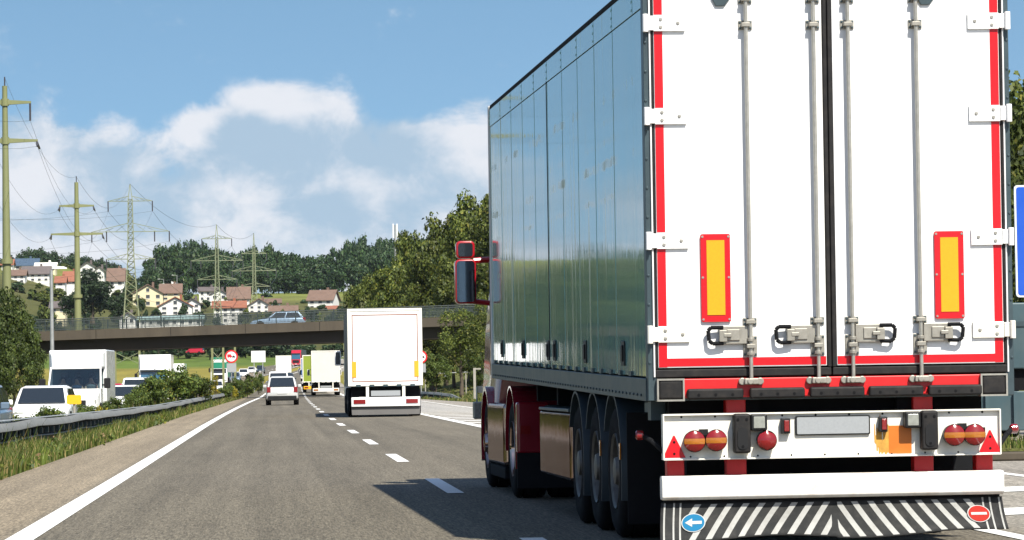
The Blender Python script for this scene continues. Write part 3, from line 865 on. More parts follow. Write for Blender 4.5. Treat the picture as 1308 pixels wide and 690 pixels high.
def lamp(x, z, r, kind):
    b = MB(); b.lathe((x, 0, z), (0, -1, 0), [(0, r * .90), (.07, r * .97), (.078, r), (.085, r * .98)], 28, m=1)
    n = 28
    o = b.build("tail_light", ["rubber", "black_plastic"], panel, smooth=True)
    # lens, split in bands (red - orange - red) when kind is "band"
    def dome(z0, z1, name, m):
        q = MB(); rr = r * .95; rows = 7; cols = 12
        vs, fs = [], []
        for j in range(rows):
            zz = z0 + (z1 - z0) * j / (rows - 1); hw = math.sqrt(max(rr * rr - zz * zz, 1e-6))
            for i in range(cols):
                xx = -hw + 2 * hw * i / (cols - 1)
                d = (xx * xx + zz * zz) / (rr * rr)
                vs.append((x + xx, -.083 - .022 * (1 - d), z + zz))
        for j in range(rows - 1):
            for i in range(cols - 1): a = j * cols + i; fs.append((a, a + 1, a + cols + 1, a + cols))
        q._add(vs, fs); l = q.build(name, [m], o, smooth=True); return l
    rr = r * .95
    if kind == "band":
        dome(-rr * .26, rr * .26, "lens", "lens_orange"); dome(rr * .27, rr * .999, "lens", "lens_red"); dome(-rr * .999, -rr * .27, "lens", "lens_red")
    else: dome(-rr * .999, rr * .999, "lens", "lens_red")
    return o
for x, z in ((-.972, .760), (-.822, .764), (.833, .772), (.975, .772)): lamp(x, z, .076, "band")
lamp(-.472, .757, .070, "red")
b = MB(); b.box(-.93, -.87, -.03, 0, .80, .84); b.box(.87, .93, -.03, 0, .81, .85); b.box(1.02, 1.06, -.03, 0, .79, .82)
b.build("lamp_bracket", ["black_plastic"], panel)
for x0, x1 in ((-.70, -.585), (.602, .718)):
    b = MB(); b.box(x0, x1, -.10, 0, .672, .944)
    o = b.build("dock_buffer", ["seal_rubber"], panel, bevel=.018, smooth=True)
    c = MB(); xm = (x0 + x1) / 2; c.prism(rounded_loop(xm - .035, xm + .035, .70, .85, .03), "y", -.106, -.099)
    for sx in (-.03, .03): c.cyl((xm + sx, -.104, .905), (xm + sx, -.099, .905), .010, n=8, m=1)
    c.cyl((xm, -.109, .72), (xm, -.104, .72), .010, n=8, m=1)
    c.build("buffer_plate", ["black_plastic", "chassis_black"], o)
for x0, x1 in ((-.582, -.468), (.488, .600)):
    b = MB(); b.box(x0, x1, -.09, 0, .825, .938)
    o = b.build("work_lamp", ["black_plastic"], panel, bevel=.012, smooth=True)
    c = MB(); c.box(x0 + .018, x1 - .018, -.096, -.088, .842, .922); c.build("lens", ["lens_clear"], o, bevel=.004)
for x0, x1 in ((-.365, -.302), (.315, .375)):
    b = MB(); b.box(x0, x1, -.045, 0, .80, .905)
    o = b.build("marker_lamp", ["black_plastic"], panel, bevel=.006)
    c = MB(); c.box(x0 + .018, x1 - .008, -.054, -.044, .815, .892); c.build("lens", ["lens_red"], o, bevel=.006, smooth=True)
b = MB(); b.prism(rounded_loop(-.262, .258, .785, .918, .012), "y", -.016, 0); o = b.build("plate_holder", ["black_plastic"], panel)
c = MB(); c.prism(rounded_loop(-.252, .248, .794, .910, .008), "y", -.021, -.016); c.build("number_plate", ["plate_grey"], o)
b = MB(); b.box(.390, .548, -.004, 0, .650, .842); b.build("orange_patch", ["orange_patch"], panel)
b = MB()
rs = random.Random(2)
for i in range(13):
    x = .292 + i * .0078; zt_ = .80 + rs.uniform(-.06, .12) * (1 if 3 < i < 9 else .5); zb_ = .642 + (rs.uniform(0, .09) if i < 4 else rs.uniform(0, .02)); w = rs.uniform(.004, .0085)
    b.prism([(x - w * .5, zt_), (x - w, (zt_ + zb_) / 2), (x - w * .7, zb_), (x + w * .7, zb_), (x + w, (zt_ + zb_) / 2), (x + w * .4, zt_)], "y", -.0022 - .0002 * (i % 3), 0)
b.build("rust_stain", ["rust"], panel)
for s in (-1, 1):
    xm = s * 1.10 - .005
    b = MB(); b.prism([(xm - .078, .648), (xm + .078, .648), (xm + .004, .800), (xm - .004, .800)], "y", -.022, 0)
    b.cyl((xm, -.026, .675), (xm, -.02, .675), .009, n=8, m=1); b.cyl((xm, -.026, .755), (xm, -.02, .755), .009, n=8, m=1)
    b.box(xm - .08, xm + .08, -.02, 0, .636, .646, 2)
    b.build("reflector_triangle", ["red_tape", "chassis_black", "sign_white"], panel, bevel=.003)
    b = MB(); b.tube([(s * 1.17, .04, .69), (s * 1.24, .12, .76), (s * 1.30, .20, .80)], .018, 8)
    o = b.build("marker_arm", ["rubber"], panel)
    c = MB(); c.lathe((s * 1.285, .20, .80), (s, 0, 0), [(0, .02), (.01, .034), (.05, .034), (.06, .02)], 14); c.build("lens", ["lens_red"], o, smooth=True)
# underrun bumper bar
b = MB(); b.prism([(.0, .375), (.02, .355), (.10, .355), (.12, .375), (.12, .500), (.10, .520), (.02, .520), (.0, .500)], "x", -1.19, 1.195)
bar = tp(b.build("bumper_bar", ["bumper_white"], hero, bevel=.008, smooth=True))
# striped spray flap
def flap(s, t):
    """s in metres across, t 0 (top) .. 1 (bottom)"""
    hang = .245 - .012 * s + .012 * math.sin(s * 5.2 + .6) - .035 * max(0, s - .55) + (.010 if s > 0 else 0)
    z = .338 - hang * t
    y = .07 - .10 * t * t - .02 * t * math.sin(s * 4.1) + .008 * math.sin(s * 11) * t
    x = s * (1 + .022 * t)
    return Vector((x, y, z))
b = MB(); ns, nt_ = 96, 10
vs = [flap(-1.19 + 2.38 * i / ns, j / nt_) for j in range(nt_ + 1) for i in range(ns + 1)]
fs = [(j * (ns + 1) + i, j * (ns + 1) + i + 1, (j + 1) * (ns + 1) + i + 1, (j + 1) * (ns + 1) + i) for j in range(nt_) for i in range(ns)]
b._add(vs, fs)
fl = tp(b.build("mudflap", ["flap_black"], hero, smooth=True)); sd = fl.modifiers.new("thickness", "SOLIDIFY"); sd.thickness = .008; sd.offset = -1
b = MB()
def flap_poly(s0, s1, t0, t1, shift, lo, hi, k=8):
    for i in range(k):
        ta, tb = t0 + (t1 - t0) * i / k, t0 + (t1 - t0) * (i + 1) / k
        def cl(v): return min(hi, max(lo, v))
        A, B_ = cl(s0 + shift * (1 - ta)), cl(s1 + shift * (1 - ta)); C, D = cl(s0 + shift * (1 - tb)), cl(s1 + shift * (1 - tb))
        if abs(A - B_) < .002 and abs(C - D) < .002: continue
        off = Vector((0, -.012, 0))
        b.quad(flap(C, tb) + off, flap(D, tb) + off, flap(B_, ta) + off, flap(A, ta) + off)
for i in range(-1, 11):
    s0 = -1.06 + i * .112
    flap_poly(s0 - .056, s0 - .012, .06, .95, .17, -1.02, -.012)
    s0 = 1.06 - i * .112
    flap_poly(s0 + .012, s0 + .056, .06, .95, -.17, .03, 1.02)
for s in (-1.165, -1.10, -1.055, 1.05, 1.10, 1.165):
    flap_poly(s - .006, s + .006, .0, 1, 0, -1.19, 1.19)
b.build("stripe_pattern", ["flap_stripe"], fl)
def flap_disc(s, t, rx, ry, mats, name, sym):
    q = MB(); n = 32
    c = flap(s, t) + Vector((0, -.024, 0))
    e1 = (flap(s + .02, t) - flap(s - .02, t)).normalized(); e2 = (flap(s, t - .05) - flap(s, t + .05)).normalized(); nn = e1.cross(e2).normalized()
    def P_(a, b_, k): return c + e1 * a + e2 * b_ + nn * k
    q._add([P_(rx * 1.09 * math.cos(2 * PI * i / n), ry * 1.09 * math.sin(2 * PI * i / n), .001) for i in range(n)], [tuple(range(n))], 1)
    q._add([P_(rx * math.cos(2 * PI * i / n), ry * math.sin(2 * PI * i / n), .003) for i in range(n)], [tuple(range(n))], 0)
    for poly in sym: q._add([P_(a * rx, b_ * ry, .005) for a, b_ in poly], [tuple(range(len(poly)))], 1)
    q.build(name, mats, fl)
arrow = [[(-.78, 0), (-.15, .45), (-.15, .17)], [(-.78, 0), (-.15, -.17), (-.15, -.45)], [(-.78, 0), (-.15, .17), (-.15, -.17)], [(-.15, .17), (-.15, -.17), (.75, -.17), (.75, .17)]]
arrow = [[(-.78, 0), (-.12, -.5), (-.12, -.18), (.75, -.18), (.75, .18), (-.12, .18), (-.12, .5)]]
flap_disc(-.965, .52, .077, .062, ["sign_blue", "sticker_white"], "arrow_sticker", arrow)
flap_disc(1.005, .52, .074, .058, ["sticker_red", "sticker_white"], "no_entry_sticker", [[(-.75, -.16), (.75, -.16), (.75, .16), (-.75, .16)]])
b = MB(); b.box(-1.17, 1.17, .05, .09, .335, .36); tp(b.build("flap_holder", ["chassis_black"], hero))

# trailer wheels with their mudguards
def guard_mb(x0, x1, r, a0, a1, th=.02, n=14):
    q = MB(); rings = []
    for i in range(n + 1):
        a = R(a0 + (a1 - a0) * i / n); c, s = math.cos(a), math.sin(a)
        rings.append([(x0, r * c, r * s), (x1, r * c, r * s), (x1, (r - th) * c, (r - th) * s), (x0, (r - th) * c, (r - th) * s)])
    q.loft(rings); return q
for y in (2.30, 3.60, 4.90):
    for s in (-1, 1):
        add_wheel(hero, s * 1.06, y, .50, .50, .385, s)
        g = guard_mb(s * 1.265, s * .85, .60, 30, 205 if y > 2.4 else 200)
        o = g.build("mudguard", ["side_grey"], hero, smooth=True); o.location = (0, y, .50)
        if s < 0 and y < 4:
            k = MB(); k.box(-1.278, -1.268, -.60, -.56, .10, .22, 0); k.build("side_marker", ["lens_orange"], o)
for s in (-1, 1):
    b = MB(); b.box(s * 1.07 - .20, s * 1.07 + .20, 1.30, 1.32, .14, .95)
    b.build("mudflap", ["rubber"], hero)
    # side guard and storage box
    if s > 0: b = MB(); b.box(1.20, 1.24, 5.8, 9.8, .45, .55); b.box(1.20, 1.24, 5.8, 9.8, .70, .80); b.build("side_guard", ["steel_dark"], hero)
b = MB(); b.box(-1.255, -.75, 5.50, 8.20, .33, .915)
o = b.build("storage_box", ["stainless"], hero, bevel=.03, smooth=True)
c = MB(); c.box(-1.262, -.80, 5.52, 8.18, .917, .945); c.build("box_lid", ["steel_dark"], o, bevel=.006)
b = MB(); b.box(-1.1, -.7, 8.3, 9.4, .50, .95); b.cyl((-.9, 9.0, .72), (-.9, 9.9, .72), .16, n=20)
b.build("air_tank", ["chassis_black"], hero, bevel=.02)
b = MB(); b.box(-1.20, -1.10, .45, .62, .90, 1.03); b.box(-1.15, -.95, .55, 1.2, .95, 1.02); b.build("rail_bracket", ["steel_dark"], hero)

# tractor
TX = -.02
for s in (-1, 1):
    add_wheel(hero, s * 1.05 + TX, 14.75, .50, .50, .33, s, "chrome", 10, .55)
    add_wheel(hero, s * 1.07 + TX, 11.20, .50, .50, .34, s, "chrome", 10, -.2)
    add_wheel(hero, s * .72 + TX, 11.20, .50, .50, .34, s, "chassis_black", 10, .1)
    g = guard_mb(s * 1.255 + TX, s * .60 + TX, .62, -5, 200); o = g.build("mudguard", ["cab_red"], hero, smooth=True); o.location = (0, 11.20, .52)
    b = MB(); b.box(s * 1.255 + TX - s * .33, s * 1.255 + TX, 10.42, 10.56, .46, .98)
    o = b.build("rear_fender", ["cab_red"], hero, bevel=.03, smooth=True)
    k = MB(); k.box(s * 1.17 + TX - .05, s * 1.17 + TX + .05, 10.40, 10.425, .66, .74); k.build("reflector", ["lens_red"], o)
    b = MB(); b.box(s * 1.255 + TX - s * .6, s * 1.255 + TX, 10.40, 10.44, .12, .47); b.build("mudflap", ["rubber"], hero)
    g = guard_mb(s * 1.235 + TX, s * .85 + TX, .63, -20, 165, .05); o = g.build("front_fender", ["cab_red"], hero, smooth=True); o.location = (0, 14.75, .50)
    b = MB(); b.box(s * 1.262 + TX - s * .45, s * 1.262 + TX, 11.95, 14.05, .30, .955); b.build("fuel_tank_cover", ["chrome"], hero, bevel=.05, smooth=True)
    b = MB(); b.box(s * 1.24 + TX - s * .2, s * 1.24 + TX, 12.1, 14.0, .16, .29); b.build("side_skirt", ["rubber"], hero, bevel=.02)
b = MB(); b.box(-.45, .45, 10.2, 16.0, .55, .95); b.cyl((0, 12.0, .95), (0, 12.0, 1.06), .45, n=24); b.build("tractor_chassis", ["chassis_black"], hero)
# cab: lofted shell
def rect_ring(x, y0, y1, z, r=.12, n=3):
    pts = []
    for cx, cy, a0 in ((x - r, y1 - r, 0), (-x + r, y1 - r, 90), (-x + r, y0 + r, 180), (x - r, y0 + r, 270)):
        for i in range(n): a = R(a0 + 90 * i / (n - 1)); pts.append((cx + TX + r * math.cos(a), cy + r * math.sin(a), z))
    return pts
b = MB(); b.loft([rect_ring(1.17, 13.95, 16.15, .95), rect_ring(1.14, 13.92, 16.2, 1.2), rect_ring(1.11, 13.92, 16.2, 1.75), rect_ring(1.06, 13.92, 16.1, 2.15), rect_ring(1.00, 13.92, 16.0, 2.75), rect_ring(.95, 13.95, 15.7, 3.5, .2), rect_ring(.82, 14.1, 15.3, 3.68, .2)])
cab = b.build("cab", ["cab_red"], hero, bevel=.0, smooth=True)
b = MB(); b.slab([(-1.05, 16.205, 1.95), (1.05, 16.205, 1.95), (1.0, 16.12, 2.72), (-1.0, 16.12, 2.72)], .02); b.build("windscreen", ["glass_dark"], cab)
for s in (-1, 1):
    b = MB(); q = [(s * 1.098 + TX, 14.9, 1.95), (s * 1.108 + TX, 15.95, 1.85), (s * 1.025 + TX, 15.9, 2.62), (s * 1.025 + TX, 14.9, 2.65)]
    b.slab(q, .012 * s); b.build("side_window", ["glass_dark"], cab)
    b = MB(); b.box(s * 1.215 + TX - .012, s * 1.215 + TX + .012, 13.44, 13.95, 1.25, 2.5)
    b.build("side_deflector", ["stainless"], hero, bevel=.008, smooth=True)
    b = MB(); b.box(s * 1.17 + TX - .09, s * 1.17 + TX + .09, 16.2, 16.26, .75, .95); b.build("headlight", ["lens_clear"], cab, bevel=.02)
    # mirrors
    b = MB(); m0, m1 = sorted((s * 1.275 + TX, s * 1.515 + TX))
    b.prism(rounded_loop(m0, m1, 2.07, 2.575, .05), "y", 15.16, 15.36)
    o = b.build("mirror", ["mirror_red"], cab, bevel=.02, smooth=True)
    c = MB(); c.prism(rounded_loop(m0 + .018, m1 - .018, 2.09, 2.555, .035), "y", 15.152, 15.158); c.build("mirror_glass", ["mirror_glass"], o)
    b = MB(); b.prism(rounded_loop(m0 + .015, m1 + .01 if s > 0 else m1 - .01, 2.585, 2.785, .05), "y", 15.18, 15.34)
    o = b.build("wide_mirror", ["mirror_red"], cab, bevel=.02, smooth=True)
    c = MB(); c.prism(rounded_loop(m0 + .04, m1 - .035, 2.61, 2.76, .03), "y", 15.172, 15.178); c.build("mirror_glass", ["glass_dark"], o)
    b = MB(); b.tube([(s * 1.30 + TX, 15.26, 2.56), (s * 1.00 + TX, 15.3, 2.58)], .035, 8); b.tube([(s * 1.30 + TX, 15.26, 2.10), (s * 1.00 + TX, 15.3, 2.06)], .03, 8)
    b.build("mirror_arm", ["mirror_red"], cab)
# ------------------------------------------------------------------ vegetation
def quads_mesh(name, P, material):
    """P: (n, 4, 3) array of quads"""
    n = len(P)
    me = bpy.data.meshes.new(name)
    me.vertices.add(n * 4); me.vertices.foreach_set("co", P.reshape(-1).astype(np.float32))
    me.loops.add(n * 4); me.loops.foreach_set("vertex_index", np.arange(n * 4, dtype=np.int32))
    me.polygons.add(n); me.polygons.foreach_set("loop_start", np.arange(0, n * 4, 4, dtype=np.int32))
    me.materials.append(MATS[material]); me.update(calc_edges=True)
    return me
def leaf_quads(C, Nrm, size, rg):
    n = len(C)
    Nrm = Nrm / np.linalg.norm(Nrm, axis=1, keepdims=True)
    t = rg.normal(size=(n, 3)); t -= (t * Nrm).sum(1, keepdims=True) * Nrm; t /= np.linalg.norm(t, axis=1, keepdims=True)
    b = np.cross(Nrm, t)
    s = (size * rg.uniform(.55, 1.35, n))[:, None]; w = s * rg.uniform(.45, .8, n)[:, None]
    return np.stack([C - t * s * .5, C + b * w * .5 + Nrm * s * .08, C + t * s * .5, C - b * w * .5 + Nrm * s * .08], 1)
def crown_quads(W, H, seed, lobes=26, leaves=5000, leaf=.35, taper=.25, fill=.85, z0=0.0, rough=1.0, rad=(.20, .40)):
    """leaf quads of a crown of width W and height H standing on z0, made of many leafy boughs"""
    rg = np.random.default_rng(seed)
    L, Rr = [], []
    while len(L) < lobes:
        p = rg.uniform(-1, 1, 3); q = (p ** 2).sum()
        if q > 1 or q < .10: continue
        k = 1 - taper * max(0, p[2])
        rr = rg.uniform(*rad) * (1 - .25 * q)
        L.append((p[0] * k * (1 - rr * .8), p[1] * k * (1 - rr * .8), p[2] * (1 - rr * .7))); Rr.append(rr)
    L, Rr = np.array(L), np.array(Rr)
    idx = rg.choice(lobes, leaves, p=Rr ** 2 / (Rr ** 2).sum())
    d = rg.normal(size=(leaves, 3)); d /= np.linalg.norm(d, axis=1, keepdims=True)
    d[:, 2] = np.where(rg.uniform(size=leaves) < .55, np.abs(d[:, 2]), d[:, 2])
    rad = Rr[idx] * (fill + (1.12 - fill) * rg.uniform(size=leaves)) * (1 + rg.normal(size=leaves) * .10 * rough)
    C = L[idx] + d * rad[:, None]
    sc_ = np.array([W / 2, W / 2, H / 2])
    C = C * sc_; C[:, 2] += H / 2 + z0
    N_ = d * np.array([1, 1, W / H]) + rg.normal(size=(leaves, 3)) * .55
    return leaf_quads(C, N_, leaf, rg)
def trunk_mb(h, r, seed, limbs=6, spread=2.5, top=None):
    rr = random.Random(seed); b = MB()
    pts = [(0, 0, -.4), (0, 0, 0)]; x = y = 0
    n = 5
    for i in range(1, n + 1):
        x += rr.uniform(-.12, .12) * h / n; y += rr.uniform(-.12, .12) * h / n
        pts.append((x, y, h * i / n))
    rad = [r * 1.35, r * 1.1] + [r * (1 - .75 * i / n) for i in range(1, n + 1)]
    rings = [[(p[0] + q * math.cos(2 * PI * k / 8), p[1] + q * math.sin(2 * PI * k / 8), p[2]) for k in range(8)] for p, q in zip(pts, rad)]
    b.loft(rings)
    for i in range(limbs):
        t = rr.uniform(.35, .95); a = rr.uniform(0, 2 * PI); j = min(n, int(t * n)) + 1
        p = Vector(pts[min(j, n + 1)]); e = p + Vector((math.cos(a) * spread * rr.uniform(.6, 1), math.sin(a) * spread * rr.uniform(.6, 1), spread * rr.uniform(.4, 1.1)))
        m = (p + e) / 2 + Vector((0, 0, .12 * spread))
        b.cyl(p, m, r * .42 * (1.2 - t), r * .28 * (1.2 - t), 6); b.cyl(m, e, r * .28 * (1.2 - t), r * .05, 6)
    return b
PROTO = {}
def proto(key, W, H, leafmat, n=3, trunk_h=None, trunk_r=.25, **kw):
    """n variants of (crown mesh, trunk mesh) of nominal size W x H (crown) over a bare trunk"""
    th = trunk_h if trunk_h is not None else H * .25
    out = []
    for i in range(n):
        sd = hash_seed(key, i)
        cm = quads_mesh("crown", crown_quads(W, H, sd, z0=th, **kw), leafmat)
        tm = trunk_mb(th + H * .6, trunk_r, sd, spread=W * .28).mesh("trunk", ["bark"])
        tm.polygons.foreach_set("use_smooth", [True] * len(tm.polygons))
        out.append((cm, tm))
    PROTO[key] = (out, W, H + th)
def hash_seed(key, i): return sum(ord(c) * (j + 3) for j, c in enumerate(key)) * 13 + i * 101
_tc = [0]
def tree(key, x, y, W, H, label, group=None, name="tree", cat="tree", z=None, rz=None, var=None):
    vs, w0, h0 = PROTO[key]
    _tc[0] += 1
    i = _tc[0] if var is None else var
    cm, tm = vs[i % len(vs)]
    zz = ground_z(x, y) if z is None else z
    t = thing(name, label, cat, (x, y, zz), (i * 2.399) % 6.28 if rz is None else rz, group)
    t.scale = (W / w0, W / w0, H / h0)
    for nm, me in (("trunk", tm), ("crown", cm)):
        o = bpy.data.objects.new(nm, me); COL.objects.link(o); o.parent = t
    return t
def tree_px(key, u, vtop, Y, wpx, label, group=None, vbase=None, **kw):
    """tree whose crown top is at photo pixel (u, vtop) when it stands Y metres down the road"""
    p = at(u, vtop, Y); zb = ground_z(p.x, Y) if vbase is None else at(u, vbase, Y).z
    W = wpx * Y / FPX; H = p.z - zb
    if H < .8 * W: H = .8 * W; zb = p.z - H
    return tree(key, p.x, Y, W, H, label, group, z=zb, **kw)

proto("oak", 12, 13, "leaf_oak", 3, trunk_h=2.2, trunk_r=.32, lobes=64, leaves=13000, leaf=.40, fill=.62, rad=(.13, .27))
proto("left", 7, 8, "leaf_left", 3, trunk_h=.8, trunk_r=.2, lobes=46, leaves=8500, leaf=.28, fill=.68, rad=(.14, .30))
proto("dark", 9, 9, "leaf_dark", 2, trunk_h=.8, trunk_r=.3, lobes=30, leaves=4200, leaf=.55, fill=.75)
proto("slender", 7, 8, "leaf_oak", 2, trunk_h=2.6, trunk_r=.22, lobes=30, leaves=6500, leaf=.24, fill=.7)
proto("far", 8, 7, "leaf_forest", 3, trunk_h=1.0, trunk_r=.25, lobes=16, leaves=1300, leaf=.95, fill=.5)
proto("farlight", 6, 5, "leaf_oak", 2, trunk_h=.6, trunk_r=.2, lobes=14, leaves=1000, leaf=.8, fill=.5)
proto("bush", 2.2, 1.6, "leaf_bush", 3, trunk_h=.02, trunk_r=.04, lobes=34, leaves=6000, leaf=.10, fill=.5, taper=.1, rough=1.6)
proto("gold", 1.6, 1.3, "leaf_yellow", 2, trunk_h=.1, trunk_r=.03, lobes=16, leaves=1300, leaf=.10, fill=.6, taper=.1, rough=1.8)

# wooded bank right of the motorway, behind the overpass
G = "trees on the wooded bank behind the overpass"
LB = "leafy green tree in the wooded bank behind the overpass, beside the big truck"
for (u, vt, Y, w) in ((622, 229, 335, 150), (566, 262, 352, 112), (524, 290, 372, 92), (655, 238, 322, 140), (596, 268, 330, 105), (548, 318, 338, 98), (508, 326, 362, 92), (480, 344, 390, 84), (456, 362, 415, 66), (628, 320, 312, 112), (578, 345, 318, 92), (528, 352, 340, 84), (495, 372, 372, 76), (690, 250, 318, 150), (740, 258, 312, 160), (800, 268, 318, 160), (605, 372, 306, 96), (552, 392, 312, 84), (640, 385, 304, 90)):
    tree_px("oak", u, vt, Y, w, LB, G)
tree_px("slender", 588, 392, 226, 84, "slender tree with a bare pale trunk standing in front of the overpass end", None, vbase=503)
tree_px("slender", 618, 384, 236, 62, "bushy brownish tree beside the red truck mirror, in front of the overpass", None, vbase=499)
for i, (u, vt, Y, w) in enumerate(((556, 448, 262, 50), (606, 440, 258, 54), (640, 430, 262, 60))):
    tree_px("left", u, vt, Y, w, "dark shrub in the shade under the overpass end", "shrubs under the overpass end")

# clump on the far left, running on outside the frame
G = "trees left of the oncoming road"
LB = "dense green tree at the picture's edge, left of the white box van"
for (u, vt, Y, w) in ((6, 358, 262, 92), (34, 398, 252, 56), (-34, 352, 268, 96), (-80, 330, 276, 110), (-118, 310, 285, 120), (-60, 372, 246, 84), (-160, 318, 290, 120), (-205, 318, 280, 120), (-100, 345, 330, 120), (-250, 320, 300, 130), (18, 430, 244, 60), (-12, 400, 240, 70)):
    tree_px("left", u, vt, Y, w, LB, G)

# trees at the right edge, behind the blue sign
for (u, vt, Y, w) in ((1312, 62, 122, 250), (1262, 110, 134, 220), (1360, 70, 118, 240), (1325, 190, 108, 190), (1240, 200, 142, 200)):
    tree_px("oak", u, vt, Y, w, "tall leafy tree behind the blue road sign, right of the big truck", "trees behind the blue road sign")

# trees and shrubs among the village houses
rg = random.Random(4)
tree_px("dark", 118, 343, 930, 66, "large dark round tree beside the nearer tubular pylon base", vbase=412)
tree_px("dark", 92, 372, 925, 40, "smaller dark tree filling the gap left of the large dark tree", vbase=412)
tree_px("dark", 146, 378, 935, 34, "low dark tree at the lattice pylon's foot", vbase=410)
GV = "trees and shrubs among the village houses"
LV = "small green tree among the village houses on the hillside"
vil = [(22, 358, 1130, 30), (48, 362, 1110, 40), (60, 372, 1060, 34), (10, 372, 1080, 40), (75, 366, 1120, 26), (130, 335, 1320, 26), (118, 340, 1330, 24), (165, 352, 1300, 24), (150, 368, 1200, 22), (178, 362, 1290, 26),
       (188, 388, 985, 14), (214, 360, 1330, 22), (262, 382, 1130, 18), (242, 372, 1280, 22), (254, 393, 1000, 18), (288, 380, 1120, 16), (312, 392, 1010, 20), (345, 386, 1130, 18), (372, 388, 1090, 22), (385, 380, 1200, 22),
       (398, 392, 1040, 26), (412, 388, 1120, 18), (436, 382, 1200, 24), (442, 392, 1060, 26), (330, 396, 980, 20), (360, 396, 990, 22), (226, 395, 985, 16), (165, 390, 1060, 20), (60, 386, 985, 30), (40, 395, 965, 36), (180, 378, 1180, 18), (235, 384, 1100, 16),
       (32, 346, 1240, 22), (5, 348, 1230, 24), (84, 335, 1380, 24), (160, 338, 1420, 26), (20, 394, 960, 34), (300, 372, 1310, 20), (340, 372, 1330, 18), (425, 398, 985, 26), (455, 396, 985, 30), (408, 400, 975, 22)]
vil += [(rg.uniform(2, 165), rg.uniform(352, 404), 0, rg.uniform(16, 30)) for i in range(34)] + [(rg.uniform(165, 440), rg.uniform(378, 402), 0, rg.uniform(11, 19)) for i in range(22)]
vil = [(u, v, Y or float(np.interp(v, [350, 404], [1260, 985])), w) for u, v, Y, w in vil]
for (u, vt, Y, w) in vil:
    tree_px("far" if (u * 7) % 3 else "farlight", u, vt, Y, w, LV, GV)
# hedge line at the far end of the fields
GH = "trees along the far field edge under the overpass"
for i in range(30):
    u = 95 + i * 12.2 + rg.uniform(-3, 3); Y = 895 + rg.uniform(0, 40)
    tree_px("far", u, 436 + rg.uniform(-3, 4), Y, rg.uniform(22, 34), "dark tree in the row along the far field edge, seen under the overpass", GH, vbase=460)

# the forest on the ridge: one mass
def forest(name, rows, seed, mat_, leaf, leaves):
    rg = np.random.default_rng(seed); out = []
    bases = [crown_quads(1, 1, 900 + i, lobes=22, leaves=leaves, leaf=leaf, taper=.3, fill=.45) for i in range(4)]
    for (u, vt, Y, w) in rows:
        p = at(u, vt, Y); zb = ground_z(p.x, Y) - 1
        W, H = w * Y / FPX, p.z - zb
        q = bases[int(rg.integers(4))].copy(); a = rg.uniform(0, 6.28)
        c, s = math.cos(a), math.sin(a)
        x = q[..., 0] * c - q[..., 1] * s; y = q[..., 0] * s + q[..., 1] * c
        q[..., 0], q[..., 1] = x * W + p.x, y * W + Y; q[..., 2] = q[..., 2] * H + zb
        out.append(q)
    me = quads_mesh(name, np.concatenate(out), mat_)
    o = bpy.data.objects.new(name, me); COL.objects.link(o)
    return tag(o, kind="stuff")
top = ([150, 178, 193, 205, 222, 245, 268, 290, 312, 335, 360, 385, 408, 430, 455, 480, 505, 640], [352, 356, 326, 308, 300, 297, 301, 316, 315, 304, 311, 320, 324, 309, 297, 295, 297, 296])
rows = []
fr = np.random.default_rng(8)
for r_, (Y, dv) in enumerate(((1440, 26), (1480, 14), (1530, 4), (1580, 0), (1650, -1))):
    u = 196 if r_ else 200
    while u < 660:
        rows.append((u + fr.uniform(-4, 4), float(np.interp(u, *top)) + dv + fr.uniform(-2, 6), Y + fr.uniform(-15, 15), fr.uniform(26, 44)))
        u += fr.uniform(13, 19)
forest("forest", rows, 5, "leaf_forest", .085, 1500)
topl = ([-80, 0, 15, 40, 60, 85, 110, 135, 160, 180], [330, 330, 316, 310, 312, 318, 320, 326, 338, 350])
rows = []
for r_, (Y, dv) in enumerate(((1650, 12), (1720, 4), (1800, 0))):
    u = -70
    while u < 176:
        rows.append((u + fr.uniform(-4, 4), float(np.interp(u, *topl)) + dv + fr.uniform(-1, 4), Y, fr.uniform(24, 40)))
        u += fr.uniform(12, 18)
forest("hill_forest", rows, 6, "leaf_forest", .09, 1100)

# ------------------------------------------------------------------ verge: grass and weeds, bushes
def blades(name, n, ys, xs, h, w, seed, zf, mat_="grass_blade", lean=.35):
    """n bent grass blades; ys/xs: samplers giving positions"""
    rg = np.random.default_rng(seed)
    y = ys(rg, n); x = xs(rg, n, y); c = np.array([curve(v) for v in y]); x = x + c
    z = np.array([zf(a, b_) for a, b_ in zip(x, y)]) - .03
    clump = .55 + .75 * (np.sin(x * 5.1 + np.sin(y * 1.3) * 2) * np.sin(y * 1.7 + 1.3 * np.sin(x * 2.2)) * .5 + .5)
    hh = h * rg.uniform(.45, 1.25, n) * clump; ww = w * rg.uniform(.6, 1.4, n) * (1 + y / 120)
    a = rg.uniform(0, 6.28, n); d = np.stack([np.cos(a), np.sin(a)], 1) * ww[:, None] * .5
    b_ = rg.uniform(0, 6.28, n); l = np.stack([np.cos(b_), np.sin(b_)], 1) * (hh * rg.uniform(.05, lean, n))[:, None]
    def P_(ox, oz): return np.stack([x + ox[:, 0], y + ox[:, 1], z + oz], 1)
    q1 = np.stack([P_(-d, 0 * z), P_(d, 0 * z), P_(d * .75 + l * .4, hh * .6), P_(-d * .75 + l * .4, hh * .6)], 1)
    q2 = np.stack([P_(-d * .75 + l * .4, hh * .6), P_(d * .75 + l * .4, hh * .6), P_(d * .12 + l * 1.3, hh), P_(-d * .12 + l * 1.3, hh)], 1)
    me = quads_mesh(name, np.concatenate([q1, q2]), mat_)
    o = bpy.data.objects.new(name, me); COL.objects.link(o); return tag(o, kind="stuff")
def near_y(y0, y1, p=1.8): return lambda rg, n: y0 + (y1 - y0) * rg.uniform(size=n) ** p
el_ = np.vectorize(edge_l)
